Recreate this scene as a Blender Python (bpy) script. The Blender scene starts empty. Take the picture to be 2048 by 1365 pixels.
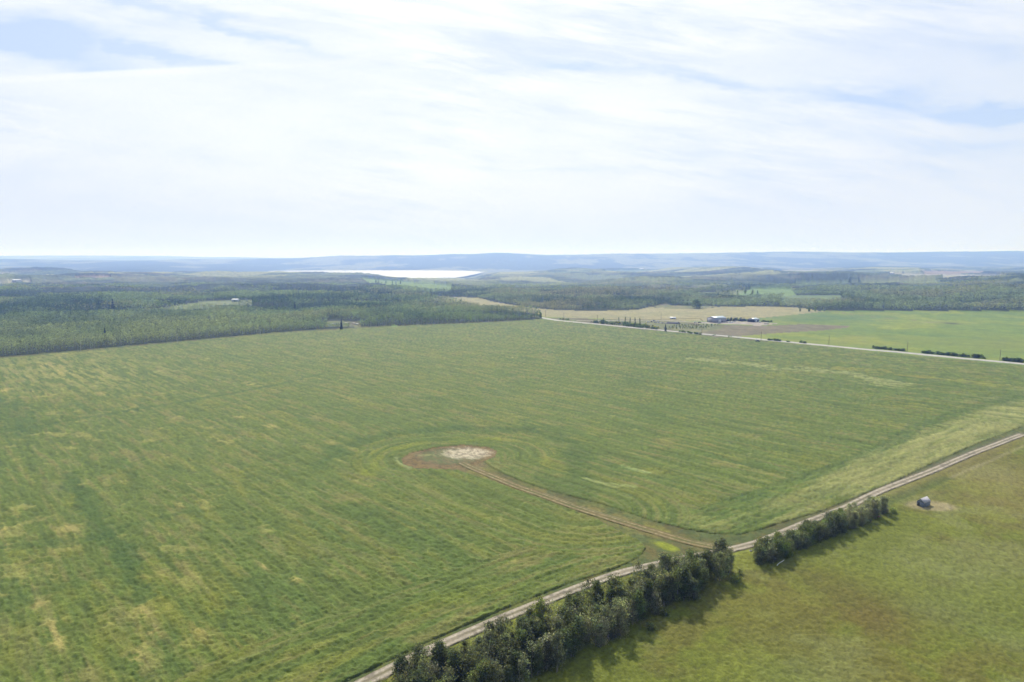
import bpy, math, random
import numpy as np
from mathutils import Vector
R = math.radians
S = bpy.context.scene
col = S.collection

# ------------------------------------------------------------------ camera, sun, sky, exposure
F = 1366.0                      # focal length in pixels of the 2048 wide photograph
CAM = (0.0, 0.0, 100.0)         # drone 100 m above the crop
PITCH = math.atan((682.5 - 514.0) / F)
cd = bpy.data.cameras.new('camera'); cam = bpy.data.objects.new('camera', cd); col.objects.link(cam)
cam.location = CAM; cam.rotation_euler = (R(90) - PITCH, 0, 0)
cd.sensor_width = 36; cd.lens = F / 2048 * 36; cd.clip_start = 1; cd.clip_end = 120000
S.camera = cam
SUN_AZ, SUN_EL = -8.0, 39.0     # azimuth left of straight ahead, elevation
sl = bpy.data.lights.new('sun', 'SUN'); so = bpy.data.objects.new('sun', sl); col.objects.link(so)
sl.energy = 4.7; sl.angle = R(0.6); sl.color = (1.0, 0.965, 0.92)
sd = Vector((math.sin(R(SUN_AZ)) * math.cos(R(SUN_EL)), math.cos(R(SUN_AZ)) * math.cos(R(SUN_EL)), math.sin(R(SUN_EL))))
so.rotation_euler = sd.to_track_quat('Z', 'Y').to_euler(); so.location = (0, 0, 300)
S.view_settings.view_transform = 'Standard'; S.view_settings.look = 'None'
S.view_settings.exposure = 0.0; S.view_settings.gamma = 1.0; S.view_settings.use_curve_mapping = False
S.render.engine = 'CYCLES'
cy = S.cycles
cy.use_denoising = True; cy.max_bounces = 6; cy.diffuse_bounces = 2; cy.glossy_bounces = 2; cy.transmission_bounces = 2
cy.volume_bounces = 2; cy.transparent_max_bounces = 6; cy.use_adaptive_sampling = True; cy.adaptive_threshold = 0.01

cp, sp = math.cos(PITCH), math.sin(PITCH)
def raydir(u, v):
    a = (u - 1024) / F; b = (682.5 - v) / F
    return np.array([a, cp + b * sp, -sp + b * cp])
def project(x, y, z):
    d = y * cp - (z - 100.0) * sp
    b = (y * sp + (z - 100.0) * cp) / d
    return 1024 + F * x / d, 682.5 - F * b
def px2g(u, v, z=0.0):
    d = raydir(u, v); t = (z - 100.0) / d[2]
    return np.array([d[0] * t, d[1] * t])

# ---- node helpers
class NT:
    def __init__(s, tree): s.t = tree; s.n = tree.nodes; s.l = tree.links
    def new(s, kind, **k):
        n = s.n.new(kind)
        for a, b in k.items(): setattr(n, a, b)
        return n
    def put(s, sock, val):
        if isinstance(val, bpy.types.NodeSocket): s.l.new(val, sock)
        else: sock.default_value = val
    def m(s, op, a, b=0.0, c=0.0, clamp=False):
        n = s.new('ShaderNodeMath', operation=op, use_clamp=clamp)
        s.put(n.inputs[0], a); s.put(n.inputs[1], b); s.put(n.inputs[2], c); return n.outputs[0]
    def ramp(s, v, lo, hi, a=0.0, b=1.0, smooth=True):
        n = s.new('ShaderNodeMapRange', interpolation_type='SMOOTHSTEP' if smooth else 'LINEAR')
        s.put(n.inputs[0], v)
        for i, w in zip((1, 2, 3, 4), (lo, hi, a, b)): s.put(n.inputs[i], w)
        return n.outputs[0]
    def mix(s, f, a, b, blend='MIX'):
        n = s.new('ShaderNodeMix', data_type='RGBA', blend_type=blend)
        s.put(n.inputs[0], f); s.put(n.inputs[6], a); s.put(n.inputs[7], b); return n.outputs[2]
    def xyz(s, x, y, z):
        n = s.new('ShaderNodeCombineXYZ'); s.put(n.inputs[0], x); s.put(n.inputs[1], y); s.put(n.inputs[2], z); return n.outputs[0]
    def noise(s, vec, scale, detail=4, rough=0.55, dist=0.0):
        n = s.new('ShaderNodeTexNoise'); s.put(n.inputs['Vector'], vec); n.inputs['Scale'].default_value = scale
        n.inputs['Detail'].default_value = detail; n.inputs['Roughness'].default_value = rough
        n.inputs['Distortion'].default_value = dist; return n.outputs[0]

W = bpy.data.worlds.new('World'); S.world = W; W.use_nodes = True
nt = NT(W.node_tree); nt.n.clear()
tc = nt.new('ShaderNodeTexCoord'); sx = nt.new('ShaderNodeSeparateXYZ'); nt.l.new(tc.outputs['Generated'], sx.inputs[0])
X, Y, Z = sx.outputs
sky = nt.new('ShaderNodeTexSky', sky_type='NISHITA'); sky.sun_disc = False
sky.sun_elevation = R(SUN_EL); sky.sun_rotation = R(SUN_AZ); sky.dust_density = 1.5; sky.air_density = 1.0; sky.ozone_density = 1.5
# cloud deck: coordinates on a plane high above, so the streaks foreshorten towards the horizon
zc = nt.m('MAXIMUM', nt.m('ADD', Z, 0.06), 0.02)
PX = nt.m('DIVIDE', X, zc); PY = nt.m('DIVIDE', Y, zc)
# direction-space coordinates: tangent of azimuth, tangent of elevation (front half of the sky)
yc = nt.m('MAXIMUM', Y, 0.05)
U = nt.m('DIVIDE', X, yc); V = nt.m('DIVIDE', Z, yc)
warp = nt.noise(nt.xyz(nt.m('MULTIPLY', U, 2.2), nt.m('MULTIPLY', V, 7.0), 1.3), 1.6, 5, 0.6)
warp2 = nt.noise(nt.xyz(nt.m('MULTIPLY', U, 2.2), nt.m('MULTIPLY', V, 7.0), 7.7), 2.1, 5, 0.6)
Uw = nt.m('ADD', U, nt.m('MULTIPLY', nt.m('SUBTRACT', warp2, 0.5), 0.30))
Vw = nt.m('ADD', V, nt.m('MULTIPLY', nt.m('SUBTRACT', warp, 0.5), 0.10))
def skyuv(u, v):
    d = raydir(u, v); return d[0] / d[1], d[2] / d[1]
def blob(u, v, ru, rv, slope):            # gap in the cloud: centre and radii, tilt
    cu, cv = skyuv(u, v)
    du = nt.m('SUBTRACT', Uw, cu); dv = nt.m('SUBTRACT', Vw, cv)
    dv = nt.m('SUBTRACT', dv, nt.m('MULTIPLY', du, slope))
    a = nt.m('DIVIDE', du, ru / F); b = nt.m('DIVIDE', dv, rv / F)
    return nt.m('POWER', 2.718, nt.m('MULTIPLY', -1.0, nt.m('ADD', nt.m('MULTIPLY', a, a), nt.m('MULTIPLY', b, b))))
gaps = None
GAPS = [(60, 80, 260, 42, -0.15, 1.0), (330, 112, 190, 16, -0.14, 0.8), (500, 45, 150, 12, -0.30, 0.75), (300, 5, 120, 16, -0.25, 0.6),
        (1160, 138, 90, 14, -0.1, 0.55), (1400, 165, 130, 12, -0.10, 0.6), (1740, 195, 190, 22, -0.08, 0.8), (1960, 225, 160, 18, -0.12, 0.95),
        (1900, 300, 170, 14, -0.05, 0.45), (1990, 110, 70, 20, -0.1, 0.3), (1700, 10, 160, 14, 0.0, 0.25), (1380, 40, 130, 22, -0.1, 0.22),
        (840, 150, 130, 10, -0.05, 0.28), (480, 150, 120, 10, -0.05, 0.2), (720, 258, 140, 9, 0.02, 0.25), (1120, 340, 150, 6, 0.02, 0.25), (40, 230, 90, 50, 0.0, 0.12)]
for (u, v, ru, rv, s_, w) in GAPS:
    b = nt.m('MULTIPLY', blob(u, v, ru, rv, s_), w)
    gaps = b if gaps is None else nt.m('MAXIMUM', gaps, b)
# contrail spreading across the left: everything below its crisp upper edge is veiled
l0, l1 = skyuv(0, 152), skyuv(700, 116)
sl_ = (l1[1] - l0[1]) / (l1[0] - l0[0])
dl = nt.m('SUBTRACT', V, nt.m('ADD', l0[1], nt.m('MULTIPLY', nt.m('SUBTRACT', U, l0[0]), sl_)))
edge = nt.ramp(dl, -0.004, 0.002)
leftside = nt.ramp(U, -0.12, 0.0)
gaps = nt.m('MULTIPLY', gaps, nt.m('MAXIMUM', leftside, nt.ramp(edge, 0.0, 1.0, 0.25, 1.0)))
trail = nt.m('MULTIPLY', nt.ramp(nt.m('ABSOLUTE', nt.m('ADD', dl, 0.006)), 0.0, 0.008, 1.0, 0.0), nt.ramp(U, -0.1, 0.25, 1.0, 0.0))
# wisps: stretched noise on the cloud plane
cr, sr = math.cos(R(24)), math.sin(R(24))
A_ = nt.m('ADD', nt.m('MULTIPLY', U, cr), nt.m('MULTIPLY', V, -sr)); B_ = nt.m('ADD', nt.m('MULTIPLY', U, 0.16), V)
wis = nt.noise(nt.xyz(nt.m('MULTIPLY', A_, 1.6), nt.m('MULTIPLY', B_, 13.0), 0.0), 1.5, 7, 0.58, 0.35)
wis2 = nt.noise(nt.xyz(nt.m('MULTIPLY', A_, 5.0), nt.m('MULTIPLY', B_, 30.0), 3.0), 1.3, 6, 0.6, 0.5)
soft = nt.noise(nt.xyz(nt.m('MULTIPLY', U, 1.5), nt.m('MULTIPLY', V, 5.0), 5.0), 1.6, 5, 0.55)
patch = nt.ramp(nt.noise(nt.xyz(nt.m('MULTIPLY', U, 1.3), nt.m('MULTIPLY', V, 4.0), 11.0), 1.4, 3, 0.5, 0.8), .42, .62, .15, 1.25)
wsum = nt.m('MULTIPLY', patch, nt.m('ADD', nt.m('MULTIPLY', nt.m('SUBTRACT', wis, 0.5), 0.9), nt.m('MULTIPLY', nt.m('SUBTRACT', wis2, 0.5), 0.55)))
dens = nt.m('SUBTRACT', nt.m('ADD', 0.84, nt.m('MULTIPLY', wsum, 0.9)), nt.m('MULTIPLY', gaps, nt.m('SUBTRACT', 1.15, nt.m('MULTIPLY', wsum, 1.6))))
dens = nt.m('ADD', dens, nt.m('MULTIPLY', trail, 0.14), clamp=True)
lowv = nt.ramp(Z, 0.0, 0.20, 1.0, 0.0)
dens = nt.m('ADD', dens, nt.m('MULTIPLY', lowv, 0.35), clamp=True)
# clouds are brightest round the sun, greyer away from it
dp = nt.new('ShaderNodeVectorMath', operation='DOT_PRODUCT'); nt.l.new(tc.outputs['Generated'], dp.inputs[0]); dp.inputs[1].default_value = sd
glow = nt.ramp(dp.outputs['Value'], 0.68, 0.98, 0.0, 1.0, False)
back = nt.ramp(Y, -0.35, 0.45)
ccol = nt.mix(glow, (0.83, 0.885, 0.97, 1), (1.14, 1.15, 1.15, 1))
ccol = nt.mix(nt.ramp(nt.m('ADD', soft, wsum), 0.70, 0.1, 0.0, 0.75), ccol, (0.66, 0.77, 0.96, 1))
ccol = nt.mix(nt.ramp(Z, 0.0, 0.14, 0.75, 0.0), ccol, (0.79, 0.845, 0.95, 1))
ccol = nt.mix(back, (0.52, 0.61, 0.76, 1), ccol)
blue = nt.mix(1.0, sky.outputs[0], (0.11, 0.11, 0.115, 1), 'MULTIPLY')
blue = nt.mix(nt.m('MULTIPLY', back, 0.75), blue, (0.58, 0.73, 1.0, 1))
high = nt.ramp(Z, 0.45, 0.9, 1.0, 0.5)
fin = nt.mix(nt.m('MULTIPLY', dens, high), blue, ccol)
bg = nt.new('ShaderNodeBackground'); nt.l.new(fin, bg.inputs[0]); bg.inputs[1].default_value = 1.0
wo = nt.new('ShaderNodeOutputWorld'); nt.l.new(bg.outputs[0], wo.inputs[0])
W.cycles.sampling_method = 'MANUAL'; W.cycles.sample_map_resolution = 512

# ------------------------------------------------------------------ numpy noise
def _h(ix, iy, s):
    h = (ix.astype(np.int64) * 374761393 + iy.astype(np.int64) * 668265263 + s * 974711) & 0xffffffff
    h = ((h ^ (h >> 13)) * 1274126177) & 0xffffffff
    return ((h ^ (h >> 16)) & 0xffff).astype(np.float32) / 65535.0
def vn(x, y, s=0):
    fx = np.floor(x); fy = np.floor(y); a = x - fx; b = y - fy
    a = a * a * (3 - 2 * a); b = b * b * (3 - 2 * b)
    ix = fx.astype(np.int64); iy = fy.astype(np.int64)
    return ((_h(ix, iy, s) * (1 - a) + _h(ix + 1, iy, s) * a) * (1 - b) + (_h(ix, iy + 1, s) * (1 - a) + _h(ix + 1, iy + 1, s) * a) * b)
def fbm(x, y, o=4, s=0, g=0.5):
    t = 0.0; w = 1.0; n = 0.0
    for i in range(o):
        c, q = math.cos(i * 1.1), math.sin(i * 1.1)
        t = t + w * vn((x * c - y * q) * 2 ** i + i * 17.3, (x * q + y * c) * 2 ** i - i * 9.1, s + i); n += w; w *= g
    return t / n
def fbs(x, y, o=4, s=0, g=0.5):             # same, without rotating the octaves (keeps streaks)
    t = 0.0; w = 1.0; n = 0.0
    for i in range(o):
        t = t + w * vn(x * 2 ** i + i * 17.3, y * 2 ** i - i * 9.1, s + i); n += w; w *= g
    return t / n
def ss(x, a, b):
    t = np.clip((x - a) / (b - a), 0, 1); return t * t * (3 - 2 * t)
def pip(u, v, poly):
    inside = np.zeros(np.shape(u), bool); n = len(poly)
    for i in range(n):
        x0, y0 = poly[i]; x1, y1 = poly[(i + 1) % n]
        if y0 == y1: continue
        c = ((y0 > v) != (y1 > v)) & (u < (x1 - x0) * (v - y0) / (y1 - y0) + x0)
        inside ^= c
    return inside
def dseg(x, y, pts):                        # distance to a polyline
    d = None
    for (ax, ay), (bx, by) in zip(pts[:-1], pts[1:]):
        vx, vy = bx - ax, by - ay; L = vx * vx + vy * vy + 1e-9
        t = np.clip(((x - ax) * vx + (y - ay) * vy) / L, 0, 1)
        e = np.hypot(x - ax - t * vx, y - ay - t * vy)
        d = e if d is None else np.minimum(d, e)
    return d

# ------------------------------------------------------------------ terrain
UK = [-900, 0, 300, 440, 560, 700, 830, 930, 1000, 1100, 1300, 1550, 1800, 2048, 2900]
YK = [1200, 1500, 2000, 2500, 3000, 3750, 4500, 5500, 7000, 9000, 11000, 13000, 16000, 22000, 30000]
FL = {y: 514 + 136600.0 / y for y in YK}
def row(**k):
    r = []; ys = sorted(int(a[1:]) for a in k)
    for y in YK:
        if 'y%d' % y in k: r.append(k['y%d' % y])
        elif y <= 1500: r.append(FL[y])
        else: r.append(None)
    k_ = [(i, r[i]) for i in range(len(YK)) if r[i] is not None]
    zz = [100 - (v - 514) * YK[i] / F for i, v in k_]
    return list(np.interp([YK[i] for i in range(len(YK))], [YK[i] for i, _ in k_], zz))
VT = [
 row(y2000=582, y3000=562, y4500=549, y5500=552, y7000=546, y9000=530, y11000=519.5, y13000=523, y16000=525, y22000=511.5, y30000=516),
 row(y2000=582, y3000=562, y4500=549, y5500=552, y7000=546, y9000=530, y11000=519.5, y13000=523, y16000=525, y22000=511.5, y30000=516),
 row(y2000=582, y3000=561, y4500=548, y5500=552, y7000=546, y9000=531, y11000=523, y13000=521, y16000=525, y22000=512.5, y30000=516),
 row(y2000=582, y3000=560, y4500=547, y5500=552, y7000=547, y9000=537, y11000=528, y13000=519, y16000=523, y22000=515, y30000=517),
 row(y2000=582, y3000=560, y4500=547, y5500=560, y7000=553, y9000=542.3, y11000=530, y13000=517.5, y16000=521, y22000=517, y30000=518),
 row(y2000=583, y3000=562, y4500=549, y5500=562, y7000=554, y9000=542.5, y11000=527, y13000=512, y16000=517, y22000=517, y30000=518),
 row(y2000=583, y2500=572, y3000=566, y3750=562, y4500=561, y5500=561, y7000=554, y9000=543, y11000=527, y13000=511.5, y16000=517, y22000=517, y30000=518),
 row(y2000=583, y2500=574, y3000=568, y3750=564, y4500=562, y5500=560.5, y7000=554, y9000=543, y11000=526, y13000=508.5, y16000=515, y22000=517, y30000=518),
 row(y2000=583, y2500=573, y3000=567, y3750=560, y4500=554, y5500=547.5, y7000=549, y9000=541, y11000=525, y13000=506.5, y16000=514, y22000=517, y30000=518),
 row(y2000=583, y2500=573, y3000=567, y3750=560, y4500=553, y5500=547, y7000=544.5, y9000=540, y11000=526, y13000=511, y16000=516, y22000=517, y30000=518),
 row(y2000=582, y2500=572, y3000=565, y3750=557, y4500=550, y5500=544, y7000=540, y9000=539, y11000=523, y13000=507.5, y16000=514, y22000=517, y30000=518),
 row(y2000=582, y2500=571, y3000=562, y3750=555, y4500=549, y5500=543, y7000=538.5, y9000=537, y11000=522, y13000=505, y16000=513, y22000=517, y30000=518),
 row(y1500=601, y2000=576, y2500=566, y3000=561, y3750=554, y4500=548, y5500=541, y7000=536.5, y9000=534, y11000=520, y13000=505, y16000=513, y22000=517, y30000=518),
 row(y1500=587, y2000=562, y2500=554, y3000=556, y3750=553, y4500=546, y5500=540, y7000=536, y9000=533, y11000=518, y13000=502.5, y16000=511, y22000=517, y30000=518),
 row(y1500=585, y2000=560, y2500=552, y3000=555, y3750=553, y4500=546, y5500=540, y7000=536, y9000=533, y11000=518, y13000=502, y16000=511, y22000=517, y30000=518)]
VT = np.array(VT)
def ter(x, y):
    x = np.asarray(x, float); y = np.asarray(y, float)
    yy = np.clip(y, 1200, 30000); u = np.clip(1024 + F * x / np.maximum(y, 600), UK[0], UK[-1])
    i = np.clip(np.searchsorted(UK, u) - 1, 0, len(UK) - 2); j = np.clip(np.searchsorted(YK, yy) - 1, 0, len(YK) - 2)
    ua = np.array(UK, float); ya = np.array(YK, float)
    a = (u - ua[i]) / (ua[i + 1] - ua[i]); b = (yy - ya[j]) / (ya[j + 1] - ya[j]); a = a * a * (3 - 2 * a)
    z = (VT[i, j] * (1 - a) + VT[i + 1, j] * a) * (1 - b) + (VT[i, j + 1] * (1 - a) + VT[i + 1, j + 1] * a) * b
    far = ss(y, 2300, 9000)
    z = z + far * (fbm(x / 900, y / 2600, 4, 5) - 0.5) * 26 * ss(np.abs(y - 5000), 200, 1500)
    z = z + (fbm(x / 60 + 3, y / 60, 3, 8) - 0.5) * 1.0 * ss(np.hypot(x, y), 80, 250) * (1 - ss(y, 900, 1100))
    z = z + (fbm(x / 420 + 7, y / 300, 3, 9) - 0.5) * 24 * ss(y, 1150, 1700) * (1 - ss(y, 3000, 5000)) * (1 - ss(x, 100, 300) * (1 - ss(x, 800, 1000)) * (1 - ss(y, 1700, 2100)))
    uu = 1024 + F * x / np.maximum(y, 600); side = np.maximum(1 - ss(uu, 430, 560), ss(uu, 1030, 1150))
    z = z + (fbm(x / 520 + 31, y / 900, 3, 15) - 0.5) * 90 * side * ss(y, 2000, 3000) * (1 - ss(y, 6800, 8800))
    return np.where(y < 500, np.where(y < 500, (fbm(x / 60 + 3, y / 60, 3, 8) - 0.5) * 1.0 * ss(np.hypot(x, y), 80, 250), z), z)
def tz(x, y): return float(ter(np.array([x]), np.array([y]))[0])
def px(u, v):                               # a pixel of the photograph to the point of the terrain it shows
    d = raydir(u, v)
    if d[2] < 0:
        t = 100.0 / -d[2]
        if d[1] * t < 1150:
            x, y = d[0] * t, d[1] * t
            t = (100.0 - tz(x, y)) / -d[2]; return d[0] * t, d[1] * t, tz(d[0] * t, d[1] * t)
    ys = np.linspace(1000, 24000, 6000); t = ys / d[1]; zz = 100 + t * d[2]
    g = ter(d[0] * t, ys); k = np.argmax(g >= zz)
    return float(d[0] * t[k]), float(ys[k]), float(g[k])

# land cover, outlined in the photograph's pixels and laid on the terrain
TRACK = [(200, 1640), (560, 1450), (740, 1362), (860, 1301), (1000, 1240), (1140, 1183), (1240, 1146), (1340, 1122), (1440, 1104), (1520, 1085),
         (1620, 1044), (1700, 1012), (1760, 984), (1860, 945), (1950, 906), (2048, 869), (2400, 742)]
CROP = [(-3000, 1400), (-1500, 850), (-600, 766), (0, 718), (160, 704), (360, 685), (560, 667), (760, 655), (1000, 645), (1084, 640), (1110, 641), (1300, 659),
        (1520, 684), (1700, 700), (2048, 733), (2600, 786), (3200, 846), (2600, 672 + 110), (2400, 728), (2048, 853), (1960, 885), (1870, 925), (1800, 958), (1700, 1000), (1640, 1024), (1550, 1050), (1524, 1059), (1480, 1070),
        (1425, 1068), (1370, 1059), (1304, 1042), (1249, 1024), (1194, 1006), (1160, 998), (1111, 985), (1053, 967), (1004, 947), (985, 936), (968, 925), (990, 916), (994, 903), (975, 895), (925, 891), (870, 896), (820, 907), (802, 918), (806, 930), (830, 938), (880, 939), (916, 942), (975, 961), (1043, 985), (1102, 1006), (1160, 1028), (1194, 1040), (1238, 1064), (1277, 1081), (1291, 1097), (1282, 1112), (1255, 1127), (1216, 1143), (1140, 1167), (1000, 1222), (860, 1283), (740, 1341), (500, 1452), (200, 1600), (-200, 2200), (-3000, 2200)]
PADO = [(820, 937), (805, 930), (802, 919), (820, 907), (870, 896), (925, 891), (975, 895), (994, 903), (990, 914), (965, 925), (940, 936), (880, 939)]
BARE = [(880, 905), (900, 897), (930, 894), (965, 897), (978, 903), (980, 910), (955, 916), (925, 919), (900, 915), (885, 912)]
HAY = [(838, 592), (900, 594), (957, 596), (987, 604), (1022, 610), (1084, 618), (1119, 621), (1199, 622), (1274, 620), (1300, 614), (1330, 617), (1400, 618), (1440, 614), (1535, 613),
       (1600, 616), (1650, 624), (1560, 633), (1452, 643), (1300, 641), (1090, 635), (1070, 628), (1000, 618), (930, 610), (860, 600)]
ROUGH = [(1305, 614), (1318, 610), (1332, 608), (1345, 612), (1440, 613), (1400, 618), (1330, 617)]
YARD = [(1452, 643), (1530, 645), (1556, 648), (1520, 652), (1450, 648), (1400, 648), (1380, 645)]
NURS = [(1090, 636), (1300, 641), (1380, 643), (1400, 649), (1450, 650), (1440, 660), (1380, 668), (1240, 656)]
BROWN = [(1450, 650), (1520, 653), (1600, 649), (1700, 653), (1695, 656), (1640, 662), (1540, 668), (1480, 673), (1440, 676), (1380, 668), (1440, 660)]
MEAD = [([(718, 556), (760, 561), (850, 567), (905, 573), (902, 584), (860, 584), (800, 578), (735, 571)], 'g'),
        ([(310, 622), (350, 612), (420, 601), (505, 600), (505, 611), (440, 617), (350, 625), (310, 625)], 'y'),
        ([(150, 554.5), (222, 553), (222, 561), (150, 561)], 'b'), ([(-50, 546), (20, 547), (18, 551), (-50, 552)], 'p'), ([(-60, 562), (62, 561), (62, 570), (-60, 570)], 'p'),
        ([(1450, 588), (1480, 583), (1500, 578), (1580, 578), (1592, 590), (1560, 597), (1480, 597)], 'g'), ([(1570, 592), (1680, 591), (1690, 603), (1640, 609), (1560, 609)], 'l'),
        ([(1370, 587), (1450, 583), (1500, 580), (1470, 590), (1390, 592)], 'y'),
        ([(1700, 565), (1870, 561), (1880, 570), (1700, 572)], 'y'), ([(1780, 547), (1860, 548), (2010, 553), (2010, 559), (1900, 558), (1780, 554)], 'p'),
        ([(1840, 543), (1975, 543.5), (1960, 550), (1850, 549)], 'b'), ([(1590, 568), (1740, 568), (1740, 575), (1590, 575)], 'l'), ([(1560, 541), (1700, 540), (1690, 543), (1570, 544)], 'p'),
        ([(1090, 546), (1290, 540), (1300, 542.5), (1110, 549)], 'l')]
CLEAR = [(655, 642), (720, 643), (722, 655), (650, 653)]
CLEAR2 = [(782, 650), (796, 650), (794, 655), (784, 656)]
def zones(x, y, z):
    u, v = project(x, y, z); fr = y > 30
    zn = np.full(np.shape(x), 'pasture', dtype='<U8')
    # forest everywhere above the fields
    forest = fr & (y > 300) & ((v < 622) | ((u < 1079) & (v < np.interp(u, [-3000, -600, 0, 160, 360, 560, 760, 1000, 1084], [1200, 763, 714, 700, 682, 664, 652, 642.5, 638]))))
    right = fr & (v >= 622) & (v < np.interp(u, [1000, 1084, 1300, 1700, 2048, 3200], [620, 640, 659, 700, 733, 846])) & (u > 1079)
    zn[right] = 'green'; zn[forest] = 'forest'
    m = fr & pip(u, v, CROP); zn[m & (zn == 'pasture')] = 'crop'
    zn[(zn == 'pasture') & (pip(u, v, PADO))] = 'pad'
    vt = np.interp(u, [p[0] for p in TRACK], [p[1] for p in TRACK])
    zn[(zn == 'pasture') & fr & (v < vt) & (v > 640)] = 'verge'
    zn[(zn == 'pasture') & fr & (v <= 735) & (u > 1079)] = 'verge'
    fm = fr & (y > 700) & (y < 7000)
    for P, nme in ((HAY, 'hay'), (ROUGH, 'rough'), (NURS, 'rough'), (BROWN, 'brown'), (YARD, 'yard')): zn[fm & pip(u, v, P)] = nme
    for P, c in MEAD: zn[fm & (v < 622) & pip(u, v, P)] = 'mead_' + c
    zn[fm & pip(u, v, CLEAR)] = 'rough'; zn[fm & pip(u, v, CLEAR2)] = 'mead_g'
    zn[fr & (y > 7000)] = 'hills'
    zn[~fr & (y <= 30)] = 'pasture'
    far = np.hypot(x, y) > 2600
    zn[far & (zn == 'pasture')] = 'forest'; zn[(~fr | (y < 300)) & (np.hypot(x, y) > 900) & (zn == 'pasture')] = 'forest'
    return zn, u, v

# grid: fine inside the field of view, coarse round the rest of the circle
azf = np.linspace(-R(41), R(41), 1320)
rest = np.concatenate([np.linspace(R(41), R(60), 60)[1:], np.linspace(R(60), R(300), 90)[1:-1], np.linspace(R(300), R(319), 60)])[:-1]
az = np.concatenate([azf, rest])
inv = np.linspace(100 / 100., 100 / 3200., 860)
rr = np.concatenate([[0.5, 15, 40, 70, 85, 94], 100 / inv, np.geomspace(3200, 26500, 240)[1:]])
AZ, RR = np.meshgrid(az, rr); nr, na = AZ.shape
gx = (RR * np.sin(AZ)).ravel(); gy = (RR * np.cos(AZ)).ravel()
gz = ter(gx, gy)
zn, gu, gv = zones(gx, gy, gz)
# field axes: a runs with the drill rows (along the far gravel road), b across
g0, g1 = px2g(1084, 640), px2g(2048, 731); AX = (g1 - g0) / np.hypot(*(g1 - g0)); BX = np.array([-AX[1], AX[0]])
PADC = px2g(900, 915)
ACC = [px2g(*p) for p in [(930, 931), (955, 942), (1033, 975), (1092, 994.5), (1160, 1018), (1216, 1035), (1304, 1061.5), (1370, 1082), (1425, 1094.5)]]
TRG = [px2g(*p) for p in TRACK[1:-1]]
def L(*c): return np.array(c, np.float32)
def mixc(c, k, t):
    return c * (1 - t[:, None]) + k * t[:, None]
cols = np.zeros((gx.size, 3), np.float32); dz = np.zeros(gx.size, np.float32)
def streak(poly, w):                       # mask along a polyline given in photo pixels
    return lambda x, y: 1 - ss(dseg(x, y, [px2g(*p) for p in poly]) , w * 0.35, w)

# --- crop
m = zn == 'crop'; x, y = gx[m], gy[m]; u, v = gu[m], gv[m]
a = x * AX[0] + y * AX[1]; b = x * BX[0] + y * BX[1]
dp_ = dseg(x, y, [PADC + np.array([-6, -1.]), PADC + np.array([9, 1.])] + ACC[:5]); dt = dseg(x, y, TRG)
wa, wb = fbm(x / 40, y / 40, 3, 71) * 10, fbm(x / 60, y / 60, 2, 72) * 3.5
ring = 1 - ss(dp_, 34, 52); head = 1 - ss(dt, 26, 40)
p1 = np.where(ring > 0.5, dp_ * 1.0 + wb * .3, np.where(head > 0.5, dt + wb * .5, b + wb)); 
ang = np.arctan2(y - PADC[1], x - PADC[0]) * 30
p2 = np.where(ring > 0.5, ang, np.where(head > 0.5, a * 0 + (x * -BX[0] + y * -BX[1]), a)) + wa
n1 = fbs(p2 / 90, p1 / 9, 4, 11, .55); n2 = fbs(p2 / 34, p1 / 4.5, 4, 12, .6); n3 = fbm(x / 4, y / 4, 4, 13, .7); n4 = fbm(x / 55, y / 55, 4, 14); n5 = fbm(x / 1.1, y / 1.1, 2, 15)
n6 = fbs(p2 / 20, p1 / 2.2, 3, 16, .6); n7 = fbm(x / 14, y / 14, 4, 17, .6)
c = np.tile(L(.112, .150, .052), (x.size, 1))
c = mixc(c, L(.080, .128, .048), ss(n1 * .6 + n4 * .4, .50, .70) * .6)
c = mixc(c, L(.160, .175, .055), ss(n2 * .5 + fbm(x / 25 + 50, y / 25, 4, 18) * .5, .52, .68) * .75)
c = mixc(c, L(.165, .170, .095), ss(n6, .48, .78) * .6)
c = mixc(c, L(.075, .105, .042), ss(n6, .5, .22) * .55)
# straw and reddish blotches, many towards the left, few on the right
strawy = ss(u, 900, 100) * .10 + ss(v, 1150, 1340) * ss(u, 700, 200) * .05
st = ss(n7 * .55 + n2 * .25 + n3 * .2 + strawy, .665, .78)
farleft = np.exp(-((u - 150) / 200) ** 2 - ((v - 750) / 32) ** 2)
st = np.clip(st + 1.2 * farleft * ss(n2 * .5 + n6 * .5, .42, .62), 0, 1)
c = mixc(c, L(.30, .28, .15), st * .5)
rd = ss(fbm(x / 17 + 9, y / 17, 4, 19, .6) * .6 + n6 * .4, .54, .72); c = mixc(c, L(.20, .175, .10), rd * .45)
# strong straw spots placed as in the photograph
for (pu, pv, rw) in [(590, 1165, 2.2), (530, 1138, 1.5), (360, 1012, 3), (282, 1228, 3.2), (300, 1270, 4), (285, 1325, 6), (110, 1260, 5), (118, 1290, 3), (140, 1062, 5), (75, 1210, 3), (5, 1065, 3), (10, 1100, 3),
                     (100, 732, 14), (130, 745, 12), (70, 785, 8), (10, 782, 8), (735, 1163, 2), (400, 1262, 3), (1290, 945, 3), (500, 770, 8), (690, 800, 6), (1020, 715, 9), (540, 855, 5), (480, 835, 4), (210, 790, 6)]:
    q = px2g(pu, pv); e = np.hypot((x - q[0]) * AX[0] + (y - q[1]) * AX[1], 2.0 * ((x - q[0]) * BX[0] + (y - q[1]) * BX[1]))
    t = .8 * np.exp(-(e / (rw * 1.3)) ** 2) * ss(n3 * .5 + n6 * .5, .42, .62); c = mixc(c, L(.40, .33, .20), np.clip(t * .9, 0, .62))
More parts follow.
